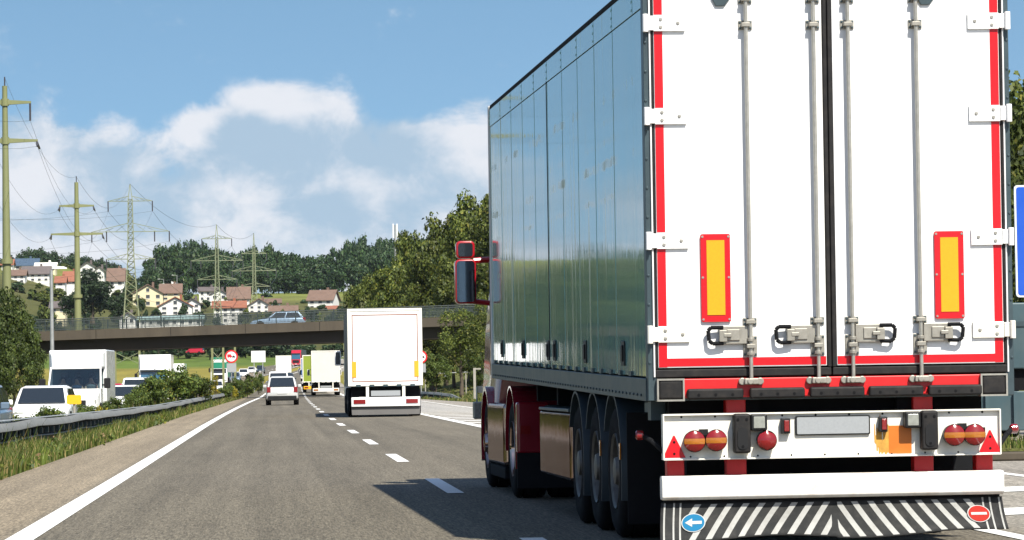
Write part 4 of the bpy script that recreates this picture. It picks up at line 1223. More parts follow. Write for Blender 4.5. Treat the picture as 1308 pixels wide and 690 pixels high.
blades("verge_grass", 95000, near_y(30, 340), lambda rg, n, y: el_(y) - .02 - 1.95 * rg.uniform(size=n) ** 1.1, .30, .014, 3, ground_z)
blades("verge_weeds", 4500, near_y(40, 330), lambda rg, n, y: el_(y) - .5 - 1.6 * rg.uniform(size=n), .55, .016, 4, ground_z)
er_ = np.vectorize(edge_r)
blades("right_verge_grass", 16000, near_y(64, 330, 1.0), lambda rg, n, y: er_(y) + 9 * rg.uniform(size=n) ** 1.5, .22, .02, 5, ground_z)
def leafy(name, n, leaf, y0, y1, hmax, seed, mt):
    rg = np.random.default_rng(seed)
    k = n // 40
    cy = near_y(y0, y1, 1.7)(rg, k); cx = el_(cy) - .15 - 1.7 * rg.uniform(size=k) ** .8 + np.array([curve(v) for v in cy])
    ch = hmax * rg.uniform(.2, 1.0, k); cr = rg.uniform(.12, .40, k)
    i = rg.integers(0, k, n)
    a = rg.uniform(0, 6.28, n); r = cr[i] * np.sqrt(rg.uniform(size=n))
    x = cx[i] + r * np.cos(a); y = cy[i] + r * np.sin(a) * 1.6
    z = np.array([ground_z(p, q) for p, q in zip(x, y)]) + ch[i] * rg.uniform(size=n) * (1 - .5 * r / cr[i])
    return tag(_link(quads_mesh(name, leaf_quads(np.stack([x, y, z], 1), rg.normal(size=(n, 3)) + np.array([.2, -.3, .6]), leaf * (1 + y[:, None].mean() * 0), rg), mt), name), kind="stuff")
def _link(me, name):
    o = bpy.data.objects.new(name, me); COL.objects.link(o); return o
leafy("leafy_weeds", 26000, .075, 32, 120, .42, 21, "leaf_bush")
leafy("leafy_undergrowth", 16000, .13, 100, 330, .5, 22, "leaf_bush")
leafy("dry_weeds", 5000, .07, 34, 140, .5, 23, "dry_stalk")
GB = "green bushes in the planted median"
for (u, vt, Y, w, lab) in (
        (222, 465, 150, 74, "largest green bush on the median in front of the blue windscreened truck"),
        (192, 480, 140, 60, "bush on the median covering the white van's bonnet"),
        (250, 474, 168, 52, "green bush on the median just left of the yellow flowering plants"),
        (300, 481, 250, 30, "small green bush on the median under the round no overtaking sign"),
        (316, 478, 285, 24, "bush on the median between the round sign and the blank board"),
        (288, 488, 225, 24, "low bush on the median in front of the green truck"),
        (330, 474, 330, 18, "farthest small bush at the end of the steel guard rail"),
        (60, 520, 92, 70, "low creeper bush spreading over the white car's bonnet"),
        (16, 526, 84, 70, "creeper bush by the blue grey car at the edge"),
        (108, 514, 104, 44, "weedy bush beside the small yellow board"),
        (148, 508, 116, 52, "low weedy bush in front of the box van's door mirror"),
        (172, 494, 128, 40, "bush on the median covering the nose of the white hatchback")):
    tree_px("bush", u, vt, Y, w, lab, name="bush", cat="bush")
for (u, vt, Y, w, lab) in ((262, 484, 185, 24, "yellow flowering plant on the median left of the green truck"),
                           (276, 478, 215, 16, "taller yellow flowering plant in front of the green truck"),
                           (130, 516, 100, 22, "yellowish weed clump by the guard rail near the yellow board"),
                           (296, 492, 235, 18, "small yellow weed under the round sign post")):
    tree_px("gold", u, vt, Y, w, lab, name="flowering_plant", cat="plant")
# ------------------------------------------------------------------ overpass
YB = 282.0
bl, br = -62.0, 62.0
def deck_z(x): return 5.35 + .021 * (x + 5)            # underside of the parapet edge
ov = thing("overpass_bridge", "long weathered concrete road overpass crossing above the motorway", "bridge", (0, YB, 0))
def along(poly_fn, n=24):
    b = MB(); rings = []
    for i in range(n + 1):
        x = bl + (br - bl) * i / n; rings.append([(x, y, z + deck_z(x)) for y, z in poly_fn])
    b.loft(rings); return b
along([(0, 0), (.28, 0), (.28, .78), (0, .78)]).build("parapet", ["concrete"], ov)
along([(8.2, 0), (8.48, 0), (8.48, .78), (8.2, .78)]).build("parapet", ["concrete"], ov)
along([(.28, .02), (8.2, .02), (8.2, .32), (.28, .32)]).build("deck", ["concrete"], ov)
along([(.75, -1.02), (2.2, -1.02), (2.2, .02), (.75, .02)]).build("girder", ["concrete_shaded"], ov)
along([(6.2, -1.02), (7.7, -1.02), (7.7, .02), (6.2, .02)]).build("girder", ["concrete_shaded"], ov)
b = MB(); x = bl + 4
while x < br:
    b.box(x - .02, x + .02, -.004, .02, deck_z(x) + .01, deck_z(x) + .77); x += 6.2
b.build("joint", ["chassis_black"], ov)
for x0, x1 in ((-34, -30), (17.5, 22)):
    b = MB(); b.box(x0, x1, .9, 7.6, -1, deck_z((x0 + x1) / 2) - .9); b.build("abutment", ["concrete_shaded"], ov)
def railing(y, label):
    t = thing("bridge_railing", label, "railing", (0, YB + y, 0))
    p = MB(); x = bl
    n = 0
    while x <= br:
        if -24 < x < 24:
            q = MB(); z = deck_z(x) + .78; q.box(x - .04, x + .04, -.04, .04, z, z + .98); q.build("post", ["fence_green"], t)
        x += 1.6
    b = MB(); k = 40
    for zz, r in ((.96, .035), (.08, .022), (.5, .016)):
        for i in range(k):
            xa, xb = bl + (br - bl) * i / k, bl + (br - bl) * (i + 1) / k
            b.cyl((xa, 0, deck_z(xa) + .78 + zz), (xb, 0, deck_z(xb) + .78 + zz), r, n=5)
    b.build("rail", ["fence_green"], t)
    b = MB(); x = -24
    while x < 24:
        z = deck_z(x) + .78; b.box(x - .018, x + .018, -.008, .008, z + .08, z + .95); x += .11
    b.build("mesh_infill", ["fence_green"], t)
railing(.14, "dark green mesh railing on the near edge of the overpass")
railing(8.34, "dark green railing on the far edge of the overpass")

# pipe gantry beyond the overpass
YG = 345.0
g = thing("pipe_gantry", "thin pale pipe gantry on braced posts seen below the overpass", "gantry", (0, YG, 0))
a0, a1 = at(96, 448.5, YG), at(446, 436, YG)
b = MB(); b.cyl((a0.x, 0, a0.z), (a1.x, 0, a1.z), .10, n=8); b.build("pipe", ["galvanised"], g)
for i in range(26):
    t_ = i / 25; x = a0.x + (a1.x - a0.x) * t_; z = a0.z + (a1.z - a0.z) * t_
    b = MB(); b.cyl((x, 0, z + .08), (x, 0, z + .32), .05, .03, n=6); b.build("stud", ["galvanised"], g)
for u in (147, 178, 271, 285, 300, 440):
    p = at(u, 443, YG); zg = ground_z(p.x, YG); zt = a0.z + (a1.z - a0.z) * (p.x - a0.x) / (a1.x - a0.x)
    b = MB(); b.box(p.x - .11, p.x + .11, -.11, .11, zg - .3, zt); b.build("post", ["pole_green"], g)
for ua, ub in ((147, 178), (271, 285)):
    p, q = at(ua, 443, YG), at(ub, 443, YG); b = MB()
    for zz in (3.4,):
        b.cyl((p.x, 0, zz), (q.x, 0, zz + 1.2), .035, n=5); b.cyl((q.x, 0, zz), (p.x, 0, zz + 1.2), .035, n=5)
    b.build("cross_brace", ["lattice_green"], g)

# ------------------------------------------------------------------ guard rails
def guardrail(name, pts, label, post_every=2.0, zf=None, face=1):
    """pts: (x, y, top height) polyline along the road"""
    t = thing(name, label, "guard rail", (pts[0][0], pts[0][1], 0)); ox, oy = pts[0][0], pts[0][1]
    P3 = []
    for i in range(len(pts) - 1):
        a, c = Vector(pts[i]), Vector(pts[i + 1]); n = max(1, int((c - a).length / 4))
        for k in range(n): P3.append(a.lerp(c, k / n))
    P3.append(Vector(pts[-1]))
    sec = [(.0, .0), (.03, -.02), (.085, -.125), (.085, -.138), (-.03, -.142), (-.04, -.15), (-.04, -.30), (.02, -.305), (.025, -.318), (.0, -.325), (-.05, -.31), (-.05, -.0)]
    rings = []
    rngs = random.Random(3)
    for i, p in enumerate(P3):
        d = (P3[min(i + 1, len(P3) - 1)] - P3[max(i - 1, 0)]); d.z = 0; d.normalize(); nrm = Vector((d.y, -d.x, 0)) * face
        wv = rngs.uniform(-.02, .02) if 0 < i < len(P3) - 1 else 0
        rings.append([(p.x - ox + nrm.x * (s[0] + wv * .6), p.y - oy + nrm.y * (s[0] + wv * .6), p.z + s[1] + wv) for s in sec])
    b = MB(); b.loft(rings)
    k_ = len(sec)
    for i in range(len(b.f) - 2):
        if i % k_ in (3, 4, 5): b.m[i] = 1  # recess faces blackened: shade under the beam's lip put into the colour
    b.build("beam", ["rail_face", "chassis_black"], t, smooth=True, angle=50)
    # flat cap that catches the light along the top
    b = MB(); rings = []
    for i, p in enumerate(P3):
        d = (P3[min(i + 1, len(P3) - 1)] - P3[max(i - 1, 0)]); d.z = 0; d.normalize(); nrm = Vector((d.y, -d.x, 0)) * face
        wv = 0
        top_ = rings
        q = [(.015, -.002), (.0, .012), (-.06, .012), (-.06, -.002)]
        zz = Vector(P3[i]).z
        rings.append([(p.x - ox + nrm.x * s[0], p.y - oy + nrm.y * s[0], zz + s[1] + .012) for s in q])
    b.loft(rings); b.build("top_cap", ["galvanised"], t)
    n = 0; L_ = 0; last = None
    PP = []
    for i in range(len(P3) - 1):
        k_ = 3 if P3[i].y < 95 and len(P3) > 40 else 1
        PP += [P3[i].lerp(P3[i + 1], q / k_) for q in range(k_)]
    if len(PP) > 60: PP = [p for i, p in enumerate(PP) if p.y < 200 or i % 2]
    for p in PP[:100]:
        zg = ground_z(p.x, p.y)
        b = MB(); b.box(p.x - ox - .13, p.x - ox - .055, p.y - oy - .05, p.y - oy + .05, zg - .3, p.z - .02); b.box(p.x - ox - .02, p.x - ox + .045, p.y - oy - .07, p.y - oy + .07, p.z - .27, p.z - .17); b.build("post", ["steel_dark"], t)
    return t
guardrail("guardrail", [(a + curve(b_), b_, c) for a, b_, c in ((-4.75, 26, .70), (-4.55, 40, .67), (-4.30, 52, .665), (-3.98, 80, .60), (-3.80, 110, .54), (-3.72, 160, .55), (-3.70, 220, .57), (-3.68, 300, .60), (-3.65, 400, .95), (-3.65, 460, 1.45))],
          "long weathered steel guard rail along the grassy median")
r0 = [at(592, 511, 207), at(576, 504, 212), at(556, 501.5, 222), at(534, 500.5, 236), at(500, 499.5, 262)]
guardrail("guardrail", [(p.x, p.y, p.z) for p in r0], "pale guard rail with its end turned down, below the slender tree", face=-1)
r1 = [at(611, 494, 178), at(660, 496, 172)]
guardrail("guardrail", [(p.x, p.y, p.z) for p in r1], "short grey piece of guard rail right beside the red cab's mudguard", face=-1)

# ------------------------------------------------------------------ signs and posts
def disc(b, c, r, n, t, m, y0):
    b.prism([(c[0] + r * math.cos(2 * PI * i / n), c[1] + r * math.sin(2 * PI * i / n)) for i in range(n)], "y", y0 - t, y0, m)
def overtaking_sign(u, v, Y, label, dia):
    p = at(u, v, Y); zg = ground_z(p.x, Y); r = dia / 2
    t = thing("road_sign", label, "road sign", (p.x, Y, zg)); z = p.z - zg
    b = MB(); b.cyl((0, .06, -.3), (0, .06, z + r), .045, n=10); b.build("post", ["galvanised"], t)
    b = MB(); disc(b, (0, z), r, 36, .03, 0, 0.0); disc(b, (0, z), r * .76, 36, .006, 1, -.031)
    s = b.build("sign_disc", ["sign_red", "sign_white"], t)
    # symbol: red lorry being passed next to a dark car
    b = MB(); y0 = -.038
    for x0, x1, z0, z1, m in ((-.62, -.02, -.10, .34, 0), (-.02, .12, -.10, .12, 0), (.16, .56, -.12, .02, 1), (.24, .48, .02, .13, 1)):
        b.box(x0 * r, x1 * r, y0 - .004, y0, z + z0 * r, z + z1 * r, m)
    for x, m in ((-.48, 0), (-.12, 0), (.24, 1), (.48, 1)): disc(b, (x * r, z - .13 * r), .08 * r, 12, .004, m, y0)
    b.build("sign_symbol", ["sign_red", "black_plastic"], s)
    b = MB(); b.box(-r * .74, r * .74, -.03, 0, z - r * 1.05 - r * 1.35, z - r * 1.05); b.build("sign_plate", ["plate_grey"], t)
    return t
overtaking_sign(295.5, 455.5, 318, "round red ringed no overtaking sign above a grey plate on the median", 1.22)
overtaking_sign(537.5, 456.0, 240, "round red ringed sign half hidden behind the white truck ahead", .92)
p0 = at(330, 455.5, 390); zg = ground_z(p0.x, 390)
t = thing("blank_board", "pale square blank board on two posts beyond the round sign", "board", (p0.x, 390, zg)); z = p0.z - zg
b = MB(); b.box(-.82, .82, -.04, 0, z - .66, z + .66)
for x in (-.45, .45): b.box(x - .03, x + .03, -.045, -.04, z - .64, z + .64)
b.build("board_face", ["sign_white"], t)
for x in (-.5, .5):
    b = MB(); b.box(x - .05, x + .05, 0, .1, -.3, z + .6); b.build("post", ["galvanised"], t)
p0 = at(94.5, 510.5, 96); zg = ground_z(p0.x, 96); z = p0.z - zg
t = thing("yellow_board", "small yellow marker board on a post by the median guard rail", "marker board", (p0.x, 96, zg))
b = MB(); b.prism(rounded_loop(-.205, .205, z - .13, z + .13, .04), "y", -.03, 0); b.build("board_face", ["sign_yellow"], t)
b = MB(); b.cyl((0, .03, -.3), (0, .03, z + .1), .035, n=8); b.build("post", ["wood_post"], t)
p0 = at(485 / 3, 505, 108)
# grey marker post with a short arm on the right verge
p0 = at(606.5, 503, 190); zt = at(606.5, 470, 190).z
t = thing("marker_post", "grey post with a short arm on the grass left of the red cab", "post", (p0.x, 190, p0.z))
b = MB(); b.box(-.07, .07, -.07, .07, -.3, zt - p0.z); b.build("shaft", ["wood_post"], t)
b = MB(); b.box(.07, .36, -.04, .04, zt - p0.z - .10, zt - p0.z - .02); b.build("arm", ["wood_post"], t)
# pale line barrier under the trees
pa, pb = at(540, 478, 268), at(604, 476, 262)
t = thing("gate_barrier", "thin pale barrier bar with a small plate in the shade under the overpass", "barrier", (pa.x, 268, ground_z(pa.x, 268)))
b = MB(); zb = pa.z - t.location.z; b.cyl((0, 0, zb), (pb.x - pa.x, 0, zb + .1), .04, n=6); b.build("bar", ["galvanised"], t)
b = MB(); b.box(1.7, 2.1, -.04, .0, zb - .22, zb + .05); b.build("plate", ["plate_grey"], t)
for x in (0.2, pb.x - pa.x - .2):
    b = MB(); b.box(x - .04, x + .04, -.04, .04, -.3, zb); b.build("post", ["wood_post"], t)

# blue direction sign at the right edge
pa, pb = at(1294.5, 237, 62), at(1294.5, 380, 62)
zg = ground_z(pa.x + 1.6, 62)
t = thing("direction_sign", "big blue white-edged direction sign on posts right of the truck", "road sign", (pa.x, 62, zg))
z1, z0 = pa.z - zg, pb.z - zg
b = MB(); b.prism(rounded_loop(0, 3.3, z0, z1, .06), "y", -.05, 0, 1); b.prism(rounded_loop(.035, 3.265, z0 + .035, z1 - .035, .05), "y", -.054, -.05, 0); b.build("sign_face", ["road_sign_blue", "sign_white"], t)
for x in (.7, 2.6):
    b = MB(); b.box(x - .07, x + .07, 0, .14, -.4, z1 - .1); b.build("post", ["galvanised"], t)

# street lamps
def street_lamp(u, vt, vb, Y, arm, label, r=.07):
    p = at(u, vt, Y); zg = ground_z(p.x, Y) if vb is None else at(u, vb, Y).z; h = p.z - zg
    t = thing("street_lamp", label, "street lamp", (p.x, Y, zg))
    b = MB(); b.cyl((0, 0, -.4), (0, 0, h), r * 1.25, r * .8, n=10); b.build("pole", ["galvanised"], t, smooth=True)
    b = MB(); b.tube([(0, 0, h - .03), (arm * .4, 0, h + .05), (arm, 0, h + .10)], r * .5, 6); b.build("arm", ["galvanised"], t)
    b = MB(); s = 1 if arm > 0 else -1
    b.loft([[(arm + s * x, y, h + .10 + z) for y, z in ((-w, 0), (w, 0), (w, d), (-w, d))] for x, w, d in ((-.15, .06, .08), (.05, .15, .16), (.55, .15, .14), (.72, .06, .07))])
    b.build("lamp_head", ["sign_white"], t, smooth=True, angle=30)
    return t
street_lamp(65.5, 346, None, 196, .18, "tall slim street lamp with a white head rising behind the box van", .11)
street_lamp(226, 352, None, 1330, -1.4, "village street lamp left of the two close lamps, before the forest", .14)
street_lamp(209, 357, None, 1310, -1.6, "higher of the two close village street lamps above the cream house", .14)
street_lamp(214, 363, None, 1290, -1.3, "lower of the two close village street lamps above the cream house", .14)
p0 = at(219, 359, 1280)
t = thing("flag_pole", "flag pole with a small pale flag above the cream house", "flag pole", (p0.x, 1280, ground_z(p0.x, 1280)))
h = p0.z - t.location.z
b = MB(); b.cyl((0, 0, -.5), (0, 0, h), .12, .07, n=8); b.build("pole", ["sign_white"], t)
b = MB(); b.loft([[(x, math.sin(x * 3) * .12 - .02, h - .2 - .3 * x), (x, math.sin(x * 3) * .12 + .02, h - .2 - .3 * x), (x, math.sin(x * 3) * .12 + .02, h - 1.7 - .3 * x), (x, math.sin(x * 3) * .12 - .02, h - 1.7 - .3 * x)] for x in (.1, .5, .9, 1.3, 1.7)]); b.build("flag", ["sign_white"], t)
p0 = at(504.5, 286, 520)
t = thing("antenna_mast", "pale antenna mast rising above the wooded bank", "mast", (p0.x, 520, ground_z(p0.x, 520)))
h = p0.z - t.location.z
b = MB(); b.cyl((0, 0, -.5), (0, 0, h - .2), .22, .12, n=10); b.build("mast_pole", ["galvanised"], t)
for a in (-.3, .3):
    b = MB(); b.box(a - .10, a + .10, -.22, -.08, h - 2.2, h); b.build("antenna_panel", ["sign_white"], t, bevel=.03)

# ------------------------------------------------------------------ pylons and power lines
ENDS = {}
def tube_pylon(key, u, vt, Y, arms, r0, label):
    p = at(u, vt, Y); zg = ground_z(p.x, Y); h = p.z - zg
    t = thing("tubular_pylon", label, "pylon", (p.x, Y, zg))
    b = MB(); b.lathe((0, 0, -.5), (0, 0, 1), [(0, r0 * 1.25), (h * .45, r0), (h * .45 + .01, r0 * 1.45), (h * .45 + .5, r0 * 1.45), (h * .45 + .51, r0 * .95), (h, r0 * .6), (h + .5, r0 * .6), (h + .52, 0)], 18)
    b.build("mast", ["pole_green"], t, smooth=True)
    b = MB(); b.cyl((0, 0, h), (0, 0, h + .9), .07, n=6); b.build("top_spike", ["insulator"], t)
    ENDS[key] = {"t": [Vector((p.x, Y, zg + h + .8))]}
    for i, (v, half) in enumerate(arms):
        z = at(u, v, Y).z - zg; w = half * Y / FPX
        b = MB()
        for s in (-1, 1): b.loft([[(s * x, -q, z - q2), (s * x, q, z - q2), (s * x, q, z + q2), (s * x, -q, z + q2)] for x, q, q2 in ((.1, .24, .24), (w, .10, .11))])
        b.cyl((0, 0, z - .35), (0, 0, z + .35), r0 * .95, n=14)
        b.build("cross_arm", ["pole_green"], t)
        for s in (-1, 1):
            b = MB(); e = Vector((s * (w - .1), 0, z - .12)); e2 = e + Vector((0, 0, -1.7)) if key == "A" and i == 0 else e + Vector((s * .15, -1.5, -.55))
            b.cyl(e, e2, .10, .10, n=8)
            if not (key == "A" and i == 0): b.cyl(e, e + Vector((s * .15, 1.5, -.55)), .10, n=8)
            b.build("insulator", ["insulator"], t)
            ENDS[key].setdefault(i, []).append(Vector((p.x, Y, zg)) + e2)
    return t
tube_pylon("A", 6, 110, 333, ((131, 33), (180, 41)), .42, "tallest green tubular pylon at the picture's edge above the trees")
tube_pylon("B", 97.5, 233, 492, ((263, 22), (299, 33)), .48, "green tubular pylon rising right behind the overpass")
def lattice_pylon(key, u, vt, vb, Y, wb, arms, label):
    p = at(u, vt, Y); zg = ground_z(p.x, Y) if vb is None else at(u, vb, Y).z; h = p.z - zg
    t = thing("lattice_pylon", label, "pylon", (p.x, Y, zg)); k = Y / FPX
    zs = [at(u, v, Y).z - zg for v, _ in arms]
    w0, w1 = wb * k / 2, max(.35, wb * k * .13)
    zt = zs[0] + .4
    def hw(z): return w0 + (w1 * 1.5 - w0) * min(1, z / zs[-1]) if z <= zs[-1] else w1 * 1.5 + (w1 - w1 * 1.5) * (z - zs[-1]) / max(.1, zt - zs[-1])
    th = .00016 * Y
    b = MB()
    for sx in (-1, 1):
        for sy in (-1, 1):
            for z0, z1 in ((-.5, zs[-1]), (zs[-1], zt)): b.cyl((sx * hw(max(z0, 0)), sy * hw(max(z0, 0)), z0), (sx * hw(z1), sy * hw(z1), z1), th, n=4)
            b.cyl((sx * hw(zt), sy * hw(zt), zt), (0, 0, h), th * .8, n=4)
    b.build("corner_legs", ["lattice_green"], t).name = "tower_frame"
    b = MB(); z = 0; lv = [0]
    while z < zt - .5: z += max(1.3, hw(z) * 1.5); lv.append(min(z, zt))
    for z0, z1 in zip(lv, lv[1:]):
        a, c = hw(z0), hw(z1)
        for sy in (-1, 1):
            b.cyl((-a, sy * a, z0), (c, sy * c, z1), th * .55, n=3); b.cyl((a, sy * a, z0), (-c, sy * c, z1), th * .55, n=3)
            b.cyl((sy * a, -a, z0), (sy * c, c, z1), th * .55, n=3); b.cyl((sy * a, a, z0), (sy * c, -c, z1), th * .55, n=3)
            b.cyl((-c, sy * c, z1), (c, sy * c, z1), th * .5, n=3)
    b.build("lattice_bracing", ["lattice_green"], t)
    ENDS[key] = {"t": [Vector((p.x, Y, zg + h))]}
    for i, ((v, half), z) in enumerate(zip(arms, zs)):
        w = half * k; b = MB(); c = hw(z)
        for s in (-1, 1):
            for sy in (-1, 1):
                b.cyl((s * c, sy * c, z), (s * w, 0, z), th * .75, n=4); b.cyl((s * c * .9, sy * c, z + w * .22), (s * w, 0, z), th * .6, n=4)
            for f in (.35, .65): b.cyl((s * (c + (w - c) * f), 0, z), (s * (c + (w - c) * (f - .25)), 0, z + w * .22 * (1 - f + .1)), th * .45, n=3)
        b.build("cross_arm", ["lattice_green"], t)
        for s in (-1, 1):
            for f in ((1.0,) if i != 1 else (1.0, .62)):
                b = MB(); e = Vector((s * w * f, 0, z)); b.cyl(e, e + Vector((0, 0, -2.3)), .14, n=6); b.build("insulator", ["insulator"], t)
                if f == 1.0: ENDS[key].setdefault(i, []).append(Vector((p.x, Y, zg)) + e + Vector((0, 0, -2.3)))
    return t
lattice_pylon("C", 166, 235, 409, 760, 20, ((257, 28), (296, 49), (331, 31)), "largest lattice pylon right of the tubular pylons, above the overpass")
lattice_pylon("D", 276.5, 287, 412, 1000, 11.5, ((305, 19), (333, 33), (357, 25)), "lattice pylon standing among the white village houses before the forest")
lattice_pylon("E", 324, 298, 396, 1180, 10, ((324, 16), (346, 28), (366, 20)), "farthest lattice pylon at the forest edge above the village")
GW = "overhead power lines"
def wire(a, c, sag, r=None, n=14):
    r = r or .000042 * (a.y + c.y) / 2
    r = max(r, .016)
    b = MB(); rings = []
    for i in range(n + 1):
        t_ = i / n; p = a.lerp(c, t_); z = p.z - 4 * sag * t_ * (1 - t_)
        rings.append([(p.x + r * math.cos(q), p.y, z + r * math.sin(q)) for q in (0.5, 2.6, 4.7)])
    b.loft(rings); o = b.build("power_line", ["wire_metal"], None, smooth=True)
    tag(o, "thin dark overhead power line sagging between the pylons", "power line", GW)
for i in (0, 1):
    for s in (0, 1):
        wire(ENDS["A"][i][s], ENDS["B"][i][s], 3.6)
        e = ENDS["A"][i][s]; wire(e, e + Vector((-7, -210, .8)), 5)
        e = ENDS["B"][i][s]; wire(e, ENDS["C"][min(i, 2)][s], 5.5)
wire(ENDS["A"]["t"][0], ENDS["B"]["t"][0], 3)
wire(ENDS["B"]["t"][0], ENDS["C"]["t"][0], 5)
for i in (0, 1, 2):
    for s in (0, 1):
        wire(ENDS["C"][i][s], ENDS["D"][i][s], 6); wire(ENDS["D"][i][s], ENDS["E"][i][s], 5)
        e = ENDS["C"][i][s]; wire(e, e + Vector((-75, -290, 0)), 7)
wire(ENDS["C"]["t"][0], ENDS["D"]["t"][0], 4); wire(ENDS["D"]["t"][0], ENDS["E"]["t"][0], 3)
# ------------------------------------------------------------------ vehicles
def car(name, label, x, y, z, heading, paint, L=4.3, W=1.78, H=1.5, style="hatch", group=None, cat="car", detail=True, people=False):
    t = thing(name, label, cat, (x, y, z), heading, group)
    h = W / 2
    ST = {  # y fraction (rear -.5 .. front .5): bottom z, top z (fraction of H), width factor
        "hatch": [(-.5, .26, .50, .86), (-.485, .20, .60, .95), (-.40, .16, .63, 1), (-.1, .15, .62, 1), (.2, .15, .62, 1), (.36, .16, .56, .98), (.46, .18, .48, .92), (.5, .24, .38, .80)],
        "wagon": [(-.5, .26, .50, .86), (-.485, .20, .62, .95), (-.40, .16, .64, 1), (-.1, .15, .62, 1), (.14, .15, .61, 1), (.32, .16, .56, .98), (.46, .18, .47, .92), (.5, .24, .36, .80)],
        "van": [(-.5, .20, .52, .95), (-.49, .15, .55, 1), (-.2, .13, .55, 1), (.2, .13, .55, 1), (.38, .14, .52, .99), (.47, .16, .42, .93), (.5, .2, .34, .85)]}[style]
    GH = {"hatch": (-.475, .27, -.36, .10, .91, .74), "wagon": (-.475, .20, -.38, .04, .91, .74), "van": (-.492, .38, -.47, .24, .95, .85)}[style]
    rings = []
    for f, zb, zt, wf in ST:
        yy, zb, zt, w = f * L, zb * H, zt * H, h * wf
        rings.append([(-w * .9, yy, zb), (-w * .99, yy, zb + .10 * (zt - zb)), (-w, yy, zb + .55 * (zt - zb)), (-w * .965, yy, zb + .90 * (zt - zb)), (-w * .86, yy, zt), (w * .86, yy, zt), (w * .965, yy, zb + .90 * (zt - zb)), (w, yy, zb + .55 * (zt - zb)), (w * .99, yy, zb + .10 * (zt - zb)), (w * .9, yy, zb)])
    b = MB(); b.loft(rings)
    gy0, gy1, ry0, ry1, gw, rw = GH
    def zt_at(f): return float(np.interp(f, [s[0] for s in ST], [s[2] for s in ST])) * H
    bw, tw = h * gw, h * rw
    B0 = [(-bw, gy0 * L, zt_at(gy0) - .04), (bw, gy0 * L, zt_at(gy0) - .04), (bw, gy1 * L, zt_at(gy1) - .04), (-bw, gy1 * L, zt_at(gy1) - .04)]
    T0 = [(-tw, ry0 * L, H * .965), (tw, ry0 * L, H * .965), (tw, ry1 * L, H * .965), (-tw, ry1 * L, H * .965)]
    mid = [tuple(Vector(a).lerp(Vector(c), .55)) for a, c in zip(B0, T0)]
    mid = [(p[0] * 1.03, p[1], p[2]) for p in mid]
    top = [(p[0] * .82, p[1] + (.06 * L if i < 2 else -.08 * L), H) for i, p in enumerate(T0)]
    b.loft([B0, mid, T0, top])
    body = b.build("body", [paint], t, bevel=.05, smooth=True, seg=3, angle=50)
    def pane(name, A, B_, C, D, mt, off=.018, ins=.07, fz=(.12, .90)):
        A, B_, C, D = map(Vector, (A, B_, C, D))
        n = (B_ - A).cross(D - A).normalized()
        cen = Vector((0, 0, H * .6))
        if n.dot((A + C) / 2 - cen) < 0: n = -n
        def uv(u, v): return A.lerp(B_, u).lerp(D.lerp(C, u), v) + n * off
        q = MB(); q.slab([uv(ins, fz[0]), uv(1 - ins, fz[0]), uv(1 - ins, fz[1]), uv(ins, fz[1])], .006); o = q.build(name, [mt], body); return o
    for nm, (i, j) in (("rear_window", (0, 1)), ("windscreen", (2, 3))):
        # two-piece curve: lower and upper halves follow the bent shell
        A, B_, C, D = B0[i], B0[j], T0[j], T0[i]
        pane(nm, A, B_, C, D, "glass_dark", off=.05, ins=.06)
    if detail:
        for (i, j, s) in ((1, 2, 1), (3, 0, -1)):
            A, B_, C, D = B0[i], B0[j], T0[j], T0[i]
            A, B_, C, D = map(Vector, (A, B_, C, D))
            for u0, u1 in ((.06, .46), (.50, .93)):
                q = MB(); off = Vector((s * .042, 0, 0))
                def uv(u, v): return A.lerp(B_, u).lerp(D.lerp(C, u), v) + off
                q.slab([uv(u0, .16), uv(u1, .16), uv(u1, .90), uv(u0, .90)], .006 * s); q.build("side_window", ["glass_dark"], body)
    r = .215 * H if style != "van" else .17 * H
    for fy in (-.30, .32):
        for s in (-1, 1):
            q = MB(); q.cyl((s * h * .7, fy * L, r), (s * h * 1.004, fy * L, r), r * 1.16, n=24); q.build("wheel_arch", ["chassis_black"], body)
            add_wheel(t, s * (h - .10), fy * L, r, r, .22, s, "rim_steel", 7, .5, 24)
    # rear
    q = MB(); q.box(-h * .88, h * .88, -.505 * L, -.47 * L, .16 * H, .33 * H); q.build("rear_bumper", ["black_plastic" if paint == "car_silver" else paint], body, bevel=.04, smooth=True)
    for s in (-1, 1):
        q = MB(); q.box(s * h * .82 - .11, s * h * .82 + .11, -.503 * L, -.44 * L, .43 * H, .63 * H); q.build("tail_light", ["lens_red"], body, bevel=.03, smooth=True)
        q = MB(); q.box(s * h * .66 - .16, s * h * .66 + .16, .455 * L, .482 * L, .36 * H, .46 * H); q.build("headlight", ["lens_clear"], body, bevel=.03, smooth=True)
        q = MB(); mx, my, mz = s * h * 1.08, gy1 * L * .72, zt_at(gy1) + .04
        q.box(mx - .10, mx + .10, my - .06, my + .05, mz - .02, mz + .14); q.build("wing_mirror", [paint], body, bevel=.03, smooth=True)
    q = MB(); q.box(-.26, .26, -.508 * L, -.49 * L, .40 * H, .475 * H); q.build("licence_plate", ["sign_white"], body)
    q = MB(); q.box(-h * .45, h * .45, .488 * L, .502 * L, .20 * H, .36 * H); q.build("grille", ["black_plastic"], body, bevel=.02)
    q = MB(); q.box(-.26, .26, .502 * L, .508 * L, .24 * H, .31 * H); q.build("licence_plate", ["sign_white"], body)
    return t

def lane_xz(u, Y, onc=False):
    p = at(u, 500, Y); return p.x, (onc_z(Y) if onc else road_z(Y))
def head(Y, onc=False):
    a = -math.atan2(curve(Y + 10) - curve(Y - 10), 20)
    return a + (PI if onc else 0)

